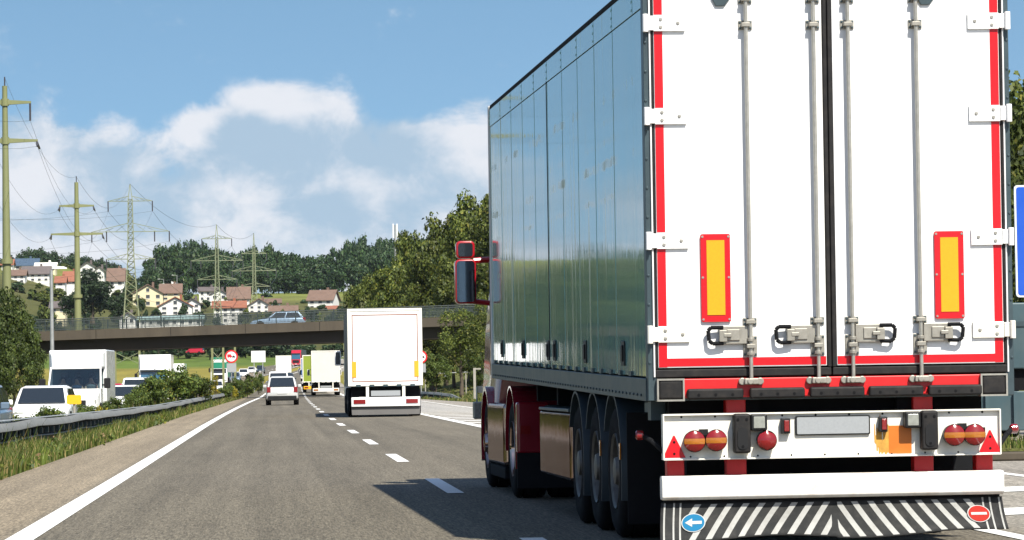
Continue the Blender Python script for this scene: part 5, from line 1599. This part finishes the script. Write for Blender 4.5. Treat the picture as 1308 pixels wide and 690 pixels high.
def seated_person(name, label, x, y, z, heading, shirt, hair=True):
    """seated figure, one continuous skin; hips at (x, y, z), looking along its own +y"""
    t = thing(name, label, "person", (x, y, z), heading)
    V = [(0, 0, 0), (0, -.02, .20), (0, -.03, .42), (0, -.01, .54), (0, .02, .64), (0, .035, .74), (0, .13, .66),
         (-.18, -.03, .42), (-.24, .12, .20), (-.17, .38, .26), (.18, -.03, .42), (.24, .12, .20), (.17, .38, .26),
         (-.10, .05, 0), (-.13, .42, .03), (-.13, .50, -.38), (.10, .05, 0), (.13, .42, .03), (.13, .50, -.38), (-.13, .62, -.42), (.13, .62, -.42)]
    E = [(0, 1), (1, 2), (2, 3), (3, 4), (4, 5), (4, 6), (2, 7), (7, 8), (8, 9), (2, 10), (10, 11), (11, 12), (0, 13), (13, 14), (14, 15), (0, 16), (16, 17), (17, 18), (15, 19), (18, 20)]
    Rd = [.15, .15, .14, .06, .095, .085, .03, .07, .05, .035, .07, .05, .035, .09, .075, .05, .09, .075, .05, .045, .045]
    me = bpy.data.meshes.new("body"); me.from_pydata(V, E, []); me.materials.append(MATS["skin"]); me.materials.append(MATS[shirt])
    o = bpy.data.objects.new("body", me); COL.objects.link(o); o.parent = t
    sk = o.modifiers.new("skin", "SKIN"); sk.use_smooth_shade = True
    for i, r in enumerate(Rd): me.skin_vertices[0].data[i].radius = (r * 1.15 if i < 3 else r, r * .8 if i < 3 else r); me.skin_vertices[0].data[i].use_root = i == 0
    ss = o.modifiers.new("sub", "SUBSURF"); ss.levels = ss.render_levels = 1
    b = MB(); b.lathe((0, -.03, .05), (0, .0, 1), [(0, .20), (.18, .215), (.36, .225), (.42, .16), (.46, .07)], 16)
    c = b.build("shirt", [shirt], o, smooth=True); c.scale = (1, .72, 1)
    b = MB(); b.lathe((0, .0, .66), (0, -.25, 1), [(0, .108), (.06, .112), (.11, .095), (.15, .05), (.16, 0)], 14); b.build("hair", ["hair_dark"], o, smooth=True)
    return t

# --- lorry seen from behind (curtain or box trailer with tractor)
def rear_lorry(label, x, y, z, heading, body_m, side_m, H=3.9, zb=1.06, L=13.4, outline=False, markers=None, cabm="car_white", light="lens_red", bumper="sign_white", W=2.55, flap=True, detail=True, name="lorry"):
    t = thing(name, label, "truck", (x, y, z), heading); h = W / 2
    b = MB(); b.box(-h + .02, h - .02, .06, L, zb + .1, H - .03); b.build("cargo_body", [side_m], t, bevel=.01)
    b = MB(); b.box(-h, h, .0, L, zb - .02, zb + .10); b.build("side_rail", ["steel_dark"], t)
    fr = t
    b = MB()
    for s in (-1, 1): b.box(s * (h - .045) - .045, s * (h - .045) + .045, -.02, .10, zb, H)
    b.box(-h + .09, h - .09, -.02, .10, H - .09, H); b.box(-h + .09, h - .09, -.02, .10, zb, zb + .10)
    b.build("rear_frame", ["panel_white"], t, bevel=.008)
    b = MB(); b.box(-h + .09, h - .09, .0, .06, zb + .10, H - .09); d = b.build("rear_door", [body_m], t)
    if outline:
        b = MB(); x0, x1, z0, z1, w = -h + .15, h - .15, zb + .14, H - .20, .032
        b.box(x0, x1, -.006, 0, z0, z0 + w); b.box(x0, x1, -.006, 0, z1 - w, z1); b.box(x0, x0 + w, -.006, 0, z0 + w, z1 - w); b.box(x1 - w, x1, -.006, 0, z0 + w, z1 - w)
        b.build("red_outline", ["roof_orange"], d)
    b = MB()
    for i in range(5):
        xx = -h + .35 + i * (W - .7) / 4; b.box(xx - .08, xx + .08, -.05, -.02, zb - .02, zb + .05)
    b.build("hinge_block", ["steel_dark"], d)
    if markers:
        for s in (-1, 1):
            b = MB(); b.box(s * (h - .21) - .075, s * (h - .21) + .075, -.02, -.007, markers[0], markers[1]); b.build("marker_board", ["yellow_orange" if "yellow_orange" in MATS else "lens_orange"], d)
    b = MB(); b.box(-.45, .45, .2, L - 1.2, .65, zb - .02); b.box(-h + .1, h - .1, .3, .5, .7, zb - .02); b.build("chassis", ["chassis_black"], t)
    for s in (-1, 1):
        b = MB(); b.box(s * .62 - .05, s * .62 + .05, -.02, .10, .45, zb - .02); b.build("chassis_bracket", ["panel_white"], t)
    b = MB(); b.box(-h + .1, h - .1, -.06, .06, .36, .68); bp = b.build("rear_bumper", [bumper], t, bevel=.015)
    for s in (-1, 1):
        b = MB(); b.box(s * (h - .38) - .20, s * (h - .38) + .20, -.08, -.06, .46, .60); b.build("tail_light", [light], bp)
    b = MB(); b.box(-.26, .26, -.07, -.06, .48, .60); b.build("licence_plate", ["sign_white"], bp)
    b = MB(); b.box(-.50, .50, -.03, -.01, .72, .90); b.build("number_board", ["plate_grey"], t)
    if flap:
        b = MB(); b.hexa([(-h + .12, .0, .08), (h - .12, .0, .08), (h - .12, .03, .08), (-h + .12, .03, .08), (-h + .1, .04, .36), (h - .1, .04, .36), (h - .1, .07, .36), (-h + .1, .07, .36)]); b.build("mudflap", ["skirt_dark"], t)
    for fy in ((2.4, 3.7, 5.0) if L > 10 else (1.7,)):
        for s in (-1, 1): add_wheel(t, s * (h - .2), fy, .5, .5, .385, s)
    for fy, s in ((L - 2.2, -1), (L - 2.2, 1), (L + 1.4, -1), (L + 1.4, 1)): add_wheel(t, s * (h - .2), fy, .5, .5, .34, s)
    b = MB(); b.loft([rect_ring_(h * .97, L + .5, L + 2.7, .7), rect_ring_(h * .98, L + .5, L + 2.75, 1.9), rect_ring_(h * .95, L + .5, L + 2.6, 2.8), rect_ring_(h * .9, L + .6, L + 2.0, min(3.6, H))]); cab = b.build("cab", [cabm], t, smooth=True)
    for s in (-1, 1):
        b = MB(); b.prism(rounded_loop(s * (h + .20) - .12, s * (h + .20) + .12, 1.85, 2.42, .05), "y", L + 2.2, L + 2.36); m = b.build("mirror", [cabm], cab, bevel=.02)
        c = MB(); c.box(s * (h + .20) - .085, s * (h + .20) + .085, L + 2.19, L + 2.2, 1.90, 2.37); c.build("mirror_glass", ["glass_dark"], m)
        b = MB(); b.tube([(s * (h + .12), L + 2.28, 2.38), (s * (h - .1), L + 2.3, 2.42)], .03, 6); b.tube([(s * (h + .12), L + 2.28, 1.9), (s * (h - .1), L + 2.3, 1.9)], .03, 6); b.build("mirror_arm", ["black_plastic"], cab)
    return t
def rect_ring_(x, y0, y1, z, r=.12, n=3):
    pts = []
    for cx, cy, a0 in ((x - r, y1 - r, 0), (-x + r, y1 - r, 90), (-x + r, y0 + r, 180), (x - r, y0 + r, 270)):
        for i in range(n): a = R(a0 + 90 * i / (n - 1)); pts.append((cx + r * math.cos(a), cy + r * math.sin(a), z))
    return pts
mat("yellow_orange", (.80, .36, .02), .45, var=.06, vscale=20)

xx, zz = lane_xz(492.6, 115)
rear_lorry("tall white box truck ahead, thin red outline on its rear doors, orange marker plates", xx, 115, zz, head(115) - .009, "door_white", "side_grey", H=3.70, outline=True, markers=(1.36, 1.90))  # dark side colour paints in the shade on the curtain
xx, zz = lane_xz(416.5, 300)
rear_lorry("grey white curtain truck with orange tail lights farther ahead under the overpass", xx, 300, zz, head(300), "truck_grey", "side_grey", H=4.02, zb=1.2, light="lens_orange", flap=False)
xx, zz = lane_xz(402.5, 350)
rear_lorry("lime green and yellow truck half hidden in front of the grey white truck", xx, 350, zz, head(350), "truck_lime", "truck_lime", H=3.9, L=8, bumper="sign_yellow", light="lens_red", flap=False)
xx, zz = lane_xz(397, 440)
rear_lorry("blue truck mostly hidden beyond the lime green truck", xx, 440, zz, head(440), "truck_blue", "truck_blue", H=3.7, L=8, flap=False)
xx, zz = lane_xz(362.5, 560)
rear_lorry("far white box truck ahead of the white van in the left lane", xx, 560, zz, head(560), "sign_white", "sign_white", H=3.9, L=8, flap=False)
xx, zz = lane_xz(360.5, 188)
car("car", "silver hatchback driving ahead in the left lane", xx, 188, zz, head(188), "car_silver", L=4.3, W=1.80, H=1.60)
xx, zz = lane_xz(356, 322)
car("van", "white van with a dark rear window ahead of the silver hatchback", xx, 322, zz, head(322), "car_white", L=5.0, W=1.98, H=2.25, style="van", cat="van")
xx, zz = lane_xz(367.5, 420)
car("car", "dark car just ahead of the white van in the left lane", xx, 420, zz, head(420), "car_dark", H=1.9, W=1.85)

# --- oncoming lorry with a flat-fronted cab
def front_lorry(label, x, y, z, heading, cabm, boxm, H=3.9, cabH=2.9, L=9.5, W=2.5, glassm="glass_blue", deflect=True, band=None, name="lorry"):
    t = thing(name, label, "truck", (x, y, z), heading); h = W / 2      # cab front at y = 0, the truck runs back to -L
    b = MB(); b.box(-h, h, -L, -2.2, 1.05, H); bx = b.build("cargo_body", [boxm], t, bevel=.03)
    if band:
        q = MB(); q.box(-h * .8, h * .8, -2.2, -2.19, H - .75, H - .35); q.build("white_band", [band], bx)
    b = MB(); b.loft([rect_ring_(h * .95, -2.0, -.02, .45), rect_ring_(h * .97, -2.0, 0, 1.1), rect_ring_(h * .97, -2.0, -.05, 1.6), rect_ring_(h * .93, -2.0, -.22, cabH)])
    cab = b.build("cab", [cabm], t, smooth=True)
    if deflect:
        b = MB(); b.loft([rect_ring_(h * .90, -2.1, -.30, cabH, .2), rect_ring_(h * .94, -2.15, -1.2, H - .12, .2)]); b.build("roof_deflector", [cabm], cab, smooth=True)
    q = MB(); q.slab([(-h * .86, -.030, 1.62), (h * .86, -.030, 1.62), (h * .80, -.175, cabH - .18), (-h * .80, -.175, cabH - .18)], -.03); q.build("windscreen", [glassm], cab)
    q = MB(); q.box(-h * .86, h * .86, -.16, .06, cabH - .16, cabH - .04); q.build("sun_visor", ["glass_dark"], cab, bevel=.02)
    q = MB(); q.box(-h * .6, h * .6, -.02, .03, .75, 1.4); q.build("grille", ["black_plastic"], cab, bevel=.02)
    q = MB(); q.box(-h * .96, h * .96, -.2, .06, .32, .72); q.build("bumper", [cabm], cab, bevel=.04)
    q = MB(); q.box(-.26, .26, .06, .07, .42, .54); q.build("licence_plate", ["sign_white"], cab)
    for s in (-1, 1):
        q = MB(); q.box(s * h * .74 - .18, s * h * .74 + .18, .03, .075, .48, .68); q.build("headlight", ["lens_clear"], cab, bevel=.02)
        q = MB(); q.prism(rounded_loop(s * (h + .14) - .11, s * (h + .14) + .11, 1.75, 2.35, .05), "y", -.25, -.10); q.build("mirror", ["black_plastic"], cab, bevel=.02)
        q = MB(); q.tube([(s * (h + .14), -.18, 2.30), (s * (h - .1), -.3, 2.55)], .035, 6); q.build("mirror_arm", ["black_plastic"], cab)
        for fy in (-1.3, -L + 2.2): add_wheel(t, s * (h - .18), fy, .5, .5, .32, s)
    q = MB(); q.box(-.4, .4, -L + .2, -.5, .55, 1.05); q.build("chassis", ["chassis_black"], t)
    return t
xx, zz = lane_xz(197, 262, True); front_lorry("white oncoming truck with a blue tinted windscreen behind the green bush", xx, 262, zz, PI, "car_white", "car_white", H=3.8, cabH=2.65, W=2.5)
xx, zz = lane_xz(222.5, 400, True); front_lorry("plain white oncoming truck following the blue windscreened truck", xx, 400, zz, PI, "car_white", "car_white", H=3.6, cabH=2.6)
xx, zz = lane_xz(280, 490, True); front_lorry("green oncoming truck with a white cab near the round sign", xx, 490, zz, PI - .03, "car_white", "truck_green", H=3.95, cabH=2.3, deflect=False, band="sign_white", glassm="glass_dark")
xx, zz = lane_xz(378.5, 800, True); front_lorry("distant red oncoming truck coming round the bend", xx, 800, zz, PI - .10, "car_red", "side_grey", H=3.9, cabH=3.1, L=14)

# --- white Luton box van with people in it
def box_van(x, y, z, heading):
    t = thing("box_van", "white box van with three people behind its windscreen, coming towards us", "van", (x, y, z), heading)
    h = 1.11
    b = MB(); b.box(-h, h, -5.6, -1.55, .75, 2.82); b.build("cargo_box", ["car_white"], t, bevel=.05, smooth=True)
    b = MB(); b.loft([[(-h * .97, -1.55, 2.12), (h * .97, -1.55, 2.12), (h * .97, -1.55, 2.78), (-h * .97, -1.55, 2.78)], [(-h * .92, -1.0, 2.12), (h * .92, -1.0, 2.12), (h * .93, -1.15, 2.72), (-h * .93, -1.15, 2.72)], [(-h * .80, -.62, 2.14), (h * .80, -.62, 2.14), (h * .84, -.98, 2.62), (-h * .84, -.98, 2.62)]])
    b.build("roof_fairing", ["car_white"], t, bevel=.05, smooth=True)
    # cab: floor, back wall, doors, pillars, bonnet (hollow, so that the people inside show)
    b = MB(); b.box(-.98, .98, -1.55, -1.50, .5, 2.12); b.box(-.98, .98, -1.5, .1, .45, .55); b.box(-.98, -.93, -1.5, -.05, .55, 1.32); b.box(.93, .98, -1.5, -.05, .55, 1.32)
    b.build("cab_shell", ["interior"], t)
    b = MB()
    for s in (-1, 1):
        b.box(s * 1.0 - .02, s * 1.0 + .02, -1.5, .05, .38, 1.34)
        b.hexa([(s * 1.0 - .04, -.06, 1.3), (s * 1.0 + .02, -.06, 1.3), (s * 1.0 + .02, .04, 1.3), (s * 1.0 - .04, .04, 1.3), (s * .95 - .04, -.64, 2.14), (s * .95 + .02, -.64, 2.14), (s * .95 + .02, -.55, 2.14), (s * .95 - .04, -.55, 2.14)])
    b.box(-.98, .98, -1.5, -.58, 2.08, 2.16)
    cab = b.build("cab", ["car_white"], t, bevel=.015, smooth=True)
    b = MB(); b.loft([[(-1.0, -.05, .55), (1.0, -.05, .55), (1.0, -.05, 1.33), (-1.0, -.05, 1.33)], [(-.98, .45, .5), (.98, .45, .5), (.98, .45, 1.14), (-.98, .45, 1.14)], [(-.86, .72, .42), (.86, .72, .42), (.86, .70, .92), (-.86, .70, .92)]]); bon = b.build("bonnet", ["car_white"], cab, bevel=.05, smooth=True)
    q = MB(); q.box(-.5, .5, .70, .75, .62, .88); q.build("grille", ["black_plastic"], bon, bevel=.02)
    q = MB(); q.box(-.92, .92, .55, .78, .28, .52); q.build("bumper", ["black_plastic"], bon, bevel=.04)
    q = MB(); q.box(-.26, .26, .78, .79, .34, .45); q.build("licence_plate", ["sign_white"], bon)
    q = MB(); q.slab([(-.95, .01, 1.33), (.95, .01, 1.33), (.90, -.58, 2.08), (-.90, -.58, 2.08)], -.01); q.build("windscreen", ["clear_glass"], cab)
    q = MB(); q.box(-.9, .9, -.35, -.05, 1.2, 1.3); q.build("dashboard", ["interior"], cab)
    for s in (-1, 1):
        q = MB(); q.box(s * .72 - .16, s * .72 + .16, .62, .70, .72, .90); q.build("headlight", ["lens_clear"], bon, bevel=.03)
        q = MB(); q.prism(rounded_loop(s * 1.24 - .12, s * 1.24 + .12, 1.32, 1.72, .05), "y", -.30, -.12); m = q.build("mirror", ["black_plastic"], cab, bevel=.02)
        q = MB(); q.box(s * 1.08 - .08, s * 1.08 + .08, -.24, -.18, 1.42, 1.48); q.build("mirror_arm", ["black_plastic"], m)
        for fy in (.05, -4.1): add_wheel(t, s * .92, fy, .34, .34, .23, s, n=28)
        q = MB(); q.cyl((s * .75, .05, .36), (s * 1.022, .05, .36), .42, n=24); q.build("wheel_arch", ["chassis_black"], cab)
    for sx in (-.55, .0, .52):
        q = MB(); q.box(sx - .24, sx + .24, -1.45, -1.3, .9, 1.72); q.box(sx - .13, sx + .13, -1.44, -1.34, 1.74, 1.95); q.box(sx - .24, sx + .24, -1.3, -.8, .8, .98); q.build("seat", ["cloth_grey"], cab, bevel=.04)
    return t
cg = bpy.data.materials.new("clear_glass"); cg.use_nodes = True; MATS["clear_glass"] = cg
_n = cg.node_tree.nodes; _l = cg.node_tree.links
_g = _n.new("ShaderNodeBsdfGlossy"); _g.inputs["Roughness"].default_value = .03; _t = _n.new("ShaderNodeBsdfTransparent"); _t.inputs[0].default_value = (.75, .85, .86, 1)
_f = _n.new("ShaderNodeFresnel"); _f.inputs[0].default_value = 1.5; _m = _n.new("ShaderNodeMixShader")
_l.new(_f.outputs[0], _m.inputs[0]); _l.new(_t.outputs[0], _m.inputs[1]); _l.new(_g.outputs[0], _m.inputs[2]); _l.new(_m.outputs[0], _n["Material Output"].inputs[0])
VX, VZ = lane_xz(95, 130, True); VH = PI - .035
box_van(VX, 130, VZ, VH)
def in_van(lx, ly, lz):
    c, s = math.cos(VH), math.sin(VH); return (VX + lx * c - ly * s, 130 + lx * s + ly * c, VZ + lz)
seated_person("person", "driver in a pale shirt holding the wheel of the white box van", *in_van(-.55, -1.12, 1.02), VH, "cloth_grey")
seated_person("person", "passenger in a navy top in the middle of the box van's cab", *in_van(.0, -1.12, .98), VH, "cloth_navy")
seated_person("person", "passenger in dark clothes by the box van's far side door", *in_van(.52, -1.12, 1.0), VH, "cloth_navy")

def onc_car(u, Y, label, **k):
    xx, zz = lane_xz(u, Y, True); return car(k.pop("name", "car"), label, xx, Y, zz, PI + k.pop("dh", -.02), k.pop("paint"), **k)
onc_car(57, 103, "white car half hidden by creepers, just in front of the white box van", paint="car_white", W=1.82, H=1.45, L=4.4)
onc_car(-46, 76, "blue grey car cut off by the picture's edge, nearest of the oncoming cars", paint="car_grey_blue", W=1.84, H=1.52, L=4.5)
onc_car(161, 168, "white hatchback behind the white box van", paint="car_white", W=1.78, H=1.44, L=4.2)
onc_car(177, 205, "white minibus behind the white hatchback", paint="car_white", W=1.95, H=1.90, L=4.9, style="van", cat="van", name="van")
onc_car(141, 196, "red car glimpsed between the box van and the white minibus", paint="car_red", W=1.78, H=1.55)
onc_car(277, 392, "small white car in front of the green truck", paint="car_white", W=1.78, H=1.5, detail=False)
onc_car(255, 430, "dark car glimpsed over the yellow flowers", paint="car_dark", W=1.85, H=1.55, detail=False)
onc_car(300, 505, "blue grey car beside the green truck", paint="car_grey_blue", W=1.85, H=1.6, detail=False)
onc_car(311.5, 585, "white car far off, just left of the blank board", paint="car_white", W=1.85, H=1.7, detail=False)
onc_car(322, 690, "far white car below the blank board", paint="car_white", W=1.85, H=1.5, detail=False)
onc_car(333, 700, "far dark car right of the blank board's posts", paint="car_dark", W=1.85, H=1.7, detail=False)
# car on the overpass
p0 = at(355, 411, YB + 3.2)
car("car", "pale blue estate car driving across the overpass", p0.x, YB + 3.2, deck_z(p0.x) + .33, R(90), "car_blue_silver", L=4.65, W=1.8, H=1.48, style="wagon")
# red van on the lane behind the fields
p0 = at(249, 452, 880)
car("van", "small red and white van on the lane beyond the fields", p0.x, 880, p0.z, R(75), "car_red", L=4.6, W=1.8, H=1.7, style="van", cat="van", detail=False)

# teal lorry parked at the right edge
p0 = at(1192, 575, 53.5)
t = thing("parked_lorry", "dark teal parked truck beyond the right rear corner of the big truck", "truck", (p0.x, 53.0, 0.02), R(-3))
b = MB(); b.box(0, 2.5, 0, 9.0, 1.22, 2.28); cb = b.build("cargo_body", ["truck_teal"], t, bevel=.03, smooth=True)
b = MB(); b.box(.0, 2.5, -.02, .0, 1.90, 1.98); b.build("rear_crossbar", ["steel_dark"], cb)
b = MB(); b.box(.06, 2.44, .12, 8.9, .88, 1.22); b.build("chassis", ["chassis_black"], t)
b = MB(); b.box(.02, .10, .1, 8.8, .24, .87); b.box(.10, 2.4, .06, .12, .24, .87); b.build("side_skirt", ["truck_teal"], t, bevel=.02)
for i in range(5):
    b = MB(); b.box(.3 + i * .45, .36 + i * .45, -.02, .06, .30, .86); b.build("rib", ["truck_teal"], t)
for fy in (2.0, 6.8):
    for s, xw in ((-1, .25), (1, 2.25)): add_wheel(t, xw, fy, .48, .48, .32, s)
b = MB(); b.box(.05, 2.45, 9.2, 11.2, .6, 2.5); b.build("cab", ["truck_teal"], t, bevel=.12, smooth=True)
# raised grass island in front of it
b = MB(); x0 = at(1180, 588, 47).x; b.prism([(x0, 44.8), (x0 + 16, 44.2), (x0 + 16, 49.5), (x0, 49.5)], "z", 0.0, .12, 0)
o = b.build("kerb_island", ["concrete"], None, bevel=.03); tag(o, kind="structure")
b = MB(); b.prism([(x0 + .18, 45.0), (x0 + 15.8, 44.4), (x0 + 15.8, 49.3), (x0 + .18, 49.3)], "z", .124, .16, 0)
o = b.build("grass_island", ["meadow"], None); tag(o, kind="structure")
blades("island_grass", 5000, lambda rg, n: rg.uniform(44.9, 49.2, n), lambda rg, n, y: x0 + .25 + 8 * rg.uniform(size=n), .16, .014, 12, lambda a, b_: .15)

# ------------------------------------------------------------------ village houses
def house(u, vb, Y, wpx, wall, roof, wallm, roofm, label, gable=True, depth=10.0, rz=0.0, nwin=3, floors=2, cat="house", chimney=True, name="house"):
    """u, vb: pixel of the middle of the front wall's foot; wall, roof: pixel heights; gable: the gable faces the camera"""
    if u < 160: wpx *= .84; wall *= .85; roof *= .85
    k = Y / FPX; p = at(u, vb, Y); w = wpx * k; hw = wall * k; hr = roof * k
    t = thing(name, label, cat, (p.x, Y, p.z), rz)
    b = MB(); b.box(-w / 2, w / 2, 0, depth, -4, hw)
    if gable: b.prism([(-w / 2, hw), (w / 2, hw), (0, hw + hr * .94)], "y", 0, depth)
    else: b.prism([(0, hw), (depth, hw), (depth / 2, hw + hr * .94)], "x", -w / 2, w / 2)
    wl = b.build("wall", [wallm], t)
    b = MB(); ov = .6; th = .28
    if gable:
        sl = hr / (w / 2)
        for s in (-1, 1):
            b.hexa([(s * (w / 2 + ov), -ov, hw - ov * sl), (0, -ov, hw + hr), (0, depth + ov, hw + hr), (s * (w / 2 + ov), depth + ov, hw - ov * sl),
                    (s * (w / 2 + ov), -ov, hw - ov * sl + th), (0, -ov, hw + hr + th), (0, depth + ov, hw + hr + th), (s * (w / 2 + ov), depth + ov, hw - ov * sl + th)])
    else:
        sl = hr / (depth / 2)
        for y0, ym in ((-ov, depth / 2), (depth + ov, depth / 2)):
            b.hexa([(-w / 2 - ov, y0, hw - ov * sl), (w / 2 + ov, y0, hw - ov * sl), (w / 2 + ov, ym, hw + hr), (-w / 2 - ov, ym, hw + hr),
                    (-w / 2 - ov, y0, hw - ov * sl + th), (w / 2 + ov, y0, hw - ov * sl + th), (w / 2 + ov, ym, hw + hr + th), (-w / 2 - ov, ym, hw + hr + th)])
    rf = b.build("roof", [roofm], t)
    if chimney:
        b = MB(); b.box(w * .12, w * .12 + .8, depth * .55, depth * .55 + .8, hw, hw + hr + 1.1); b.build("chimney", [roofm], rf)
    fh = hw / floors
    def win(x, z, ww=1.1, wh=1.3):
        b = MB(); b.box(x - ww / 2, x + ww / 2, -.05, .0, z, z + wh); o = b.build("window", ["window_dark"], t)
        q = MB(); q.box(x - ww / 2 - .10, x + ww / 2 + .10, -.10, -.052, z - .14, z - .02); q.build("sill", ["house_white"], o)
    for f in range(floors):
        for i in range(nwin):
            win(-w / 2 + w * (i + .5) / nwin, f * fh + fh * .28, min(1.3, w / nwin * .42), min(1.4, fh * .5))
    if gable and hr > 2: win(0, hw + hr * .2, 1.1, min(1.3, hr * .4))
    return t
HS = house
HS(189, 392, 1180, 38, 17, 11, "house_cream", "roof_brown", "large cream gabled house with a brown roof on the slope", nwin=3)
HS(218, 384, 1210, 26, 10, 11, "house_cream", "roof_brown", "brown roofed barn behind the large cream house", gable=False, nwin=2)
HS(224, 403, 1090, 42, 12, 11, "house_white", "roof_orange", "white house with a wide orange gabled roof above the long flat building", nwin=3, depth=13)
HS(246, 400, 1120, 20, 12, 6, "house_white", "roof_grey", "small white gabled house right of the wide orange roof", nwin=2)
HS(266, 385, 1230, 23, 13, 5, "house_white", "roof_grey", "upper white house under a dark low roof before the forest", nwin=3, gable=False)
HS(280, 391, 1190, 22, 15, 6, "house_white", "roof_grey", "white gabled house just below the dark low roof", nwin=2)
HS(305, 391, 1170, 27, 10, 14, "house_white", "roof_brown", "white house with a large plain brown roof facing us", gable=False, nwin=2, floors=1)
HS(293, 413, 1010, 40, 20, 8, "house_white", "roof_orange", "white apartment house with balconies and a red roof", gable=False, nwin=4, floors=3)
HS(331, 401, 1120, 27, 11, 8, "house_white", "roof_brown", "white gabled house left of the blue estate car's roof", nwin=3)
HS(346, 392, 1150, 24, 5, 5, "house_white", "roof_brown", "low brown roofed wing behind the white gabled house", gable=False, nwin=2, floors=1, chimney=False)
HS(362, 405, 1040, 34, 5, 9, "house_white", "roof_brown", "low house with a broad red brown roof right behind the blue estate car", gable=False, nwin=2, floors=1)
HS(409, 396, 1150, 32, 13, 12, "house_white", "roof_brown", "white house with a brown hipped roof alone on the meadow", gable=False, nwin=3, rz=-.25)
HS(426, 398, 1130, 16, 3, 4, "house_white", "roof_orange", "low orange roofed annex beside the house on the meadow", gable=False, nwin=1, floors=1, chimney=False)
HS(218, 416, 960, 80, 8, 4, "house_white", "roof_teal", "long flat building with a pale teal roof along the overpass", gable=False, nwin=8, floors=1, chimney=False, depth=14)
HS(163, 415, 975, 20, 9, 6, "house_white", "roof_grey", "small white cottage at the lattice pylon's foot", nwin=2, floors=1)
HS(20, 362, 1180, 28, 12, 8, "house_white", "roof_brown", "white house with a brown roof partly behind the tallest tubular pylon", gable=False, nwin=3)
HS(46, 360, 1200, 40, 12, 11, "house_white", "roof_grey", "wide white house with a dark grey roof on the upper slope", gable=False, nwin=4)
HS(33, 345, 1300, 36, 7, 10, "house_white", "roof_solar", "house with a bluish solar panel roof on the upper slope", gable=False, nwin=3, floors=1)
HS(58, 346, 1280, 30, 6, 6, "house_cream", "panel_white", "cream house with a pale low roof right of the solar roof", gable=False, nwin=3, floors=1)
HS(77, 366, 1160, 14, 6, 9, "house_white", "roof_orange", "small orange roofed house left of the tubular pylon", gable=False, nwin=1, floors=1)
HS(90, 364, 1175, 20, 6, 14, "house_white", "roof_orange", "tall orange roofed house right behind the tubular pylon", gable=False, nwin=2, floors=1)
HS(74, 400, 1000, 22, 8, 9, "house_cream", "roof_grey", "dark roofed house low on the slope beside the street lamp", gable=False, nwin=2, floors=1)
HS(148, 366, 1220, 24, 9, 18, "house_white", "roof_brown", "house with a steep dark red brown roof left of the large lattice pylon", gable=False, nwin=2, floors=1)
HS(112, 348, 1320, 22, 8, 7, "house_white", "roof_grey", "white gabled house high on the slope right of the tubular pylon", nwin=2, floors=1)
HS(127, 352, 1300, 14, 7, 6, "house_white", "roof_grey", "narrow white house next to the high gabled house", nwin=1, floors=1)
HS(9, 345, 1290, 16, 8, 8, "house_white", "roof_orange", "house with an orange roof at the upper slope's edge", gable=False, nwin=1, floors=1)

# ------------------------------------------------------------------ the air
def haze(y1=2000, dens=1.9e-5):
    b = MB(); b.box(-2600, 2600, -90, 6100, -1.6, 120)
    o = b.build("haze", [], None); tag(o, kind="stuff")
    m = bpy.data.materials.new("haze_air"); m.use_nodes = True
    N = m.node_tree.nodes; L = m.node_tree.links; N.remove(N["Principled BSDF"])
    v = N.new("ShaderNodeVolumePrincipled"); v.inputs["Color"].default_value = (.80, .90, 1.0, 1); v.inputs["Density"].default_value = dens; v.inputs["Anisotropy"].default_value = .0
    L.new(v.outputs[0], N["Material Output"].inputs["Volume"])
    o.data.materials.append(m)
if HAZE: haze()
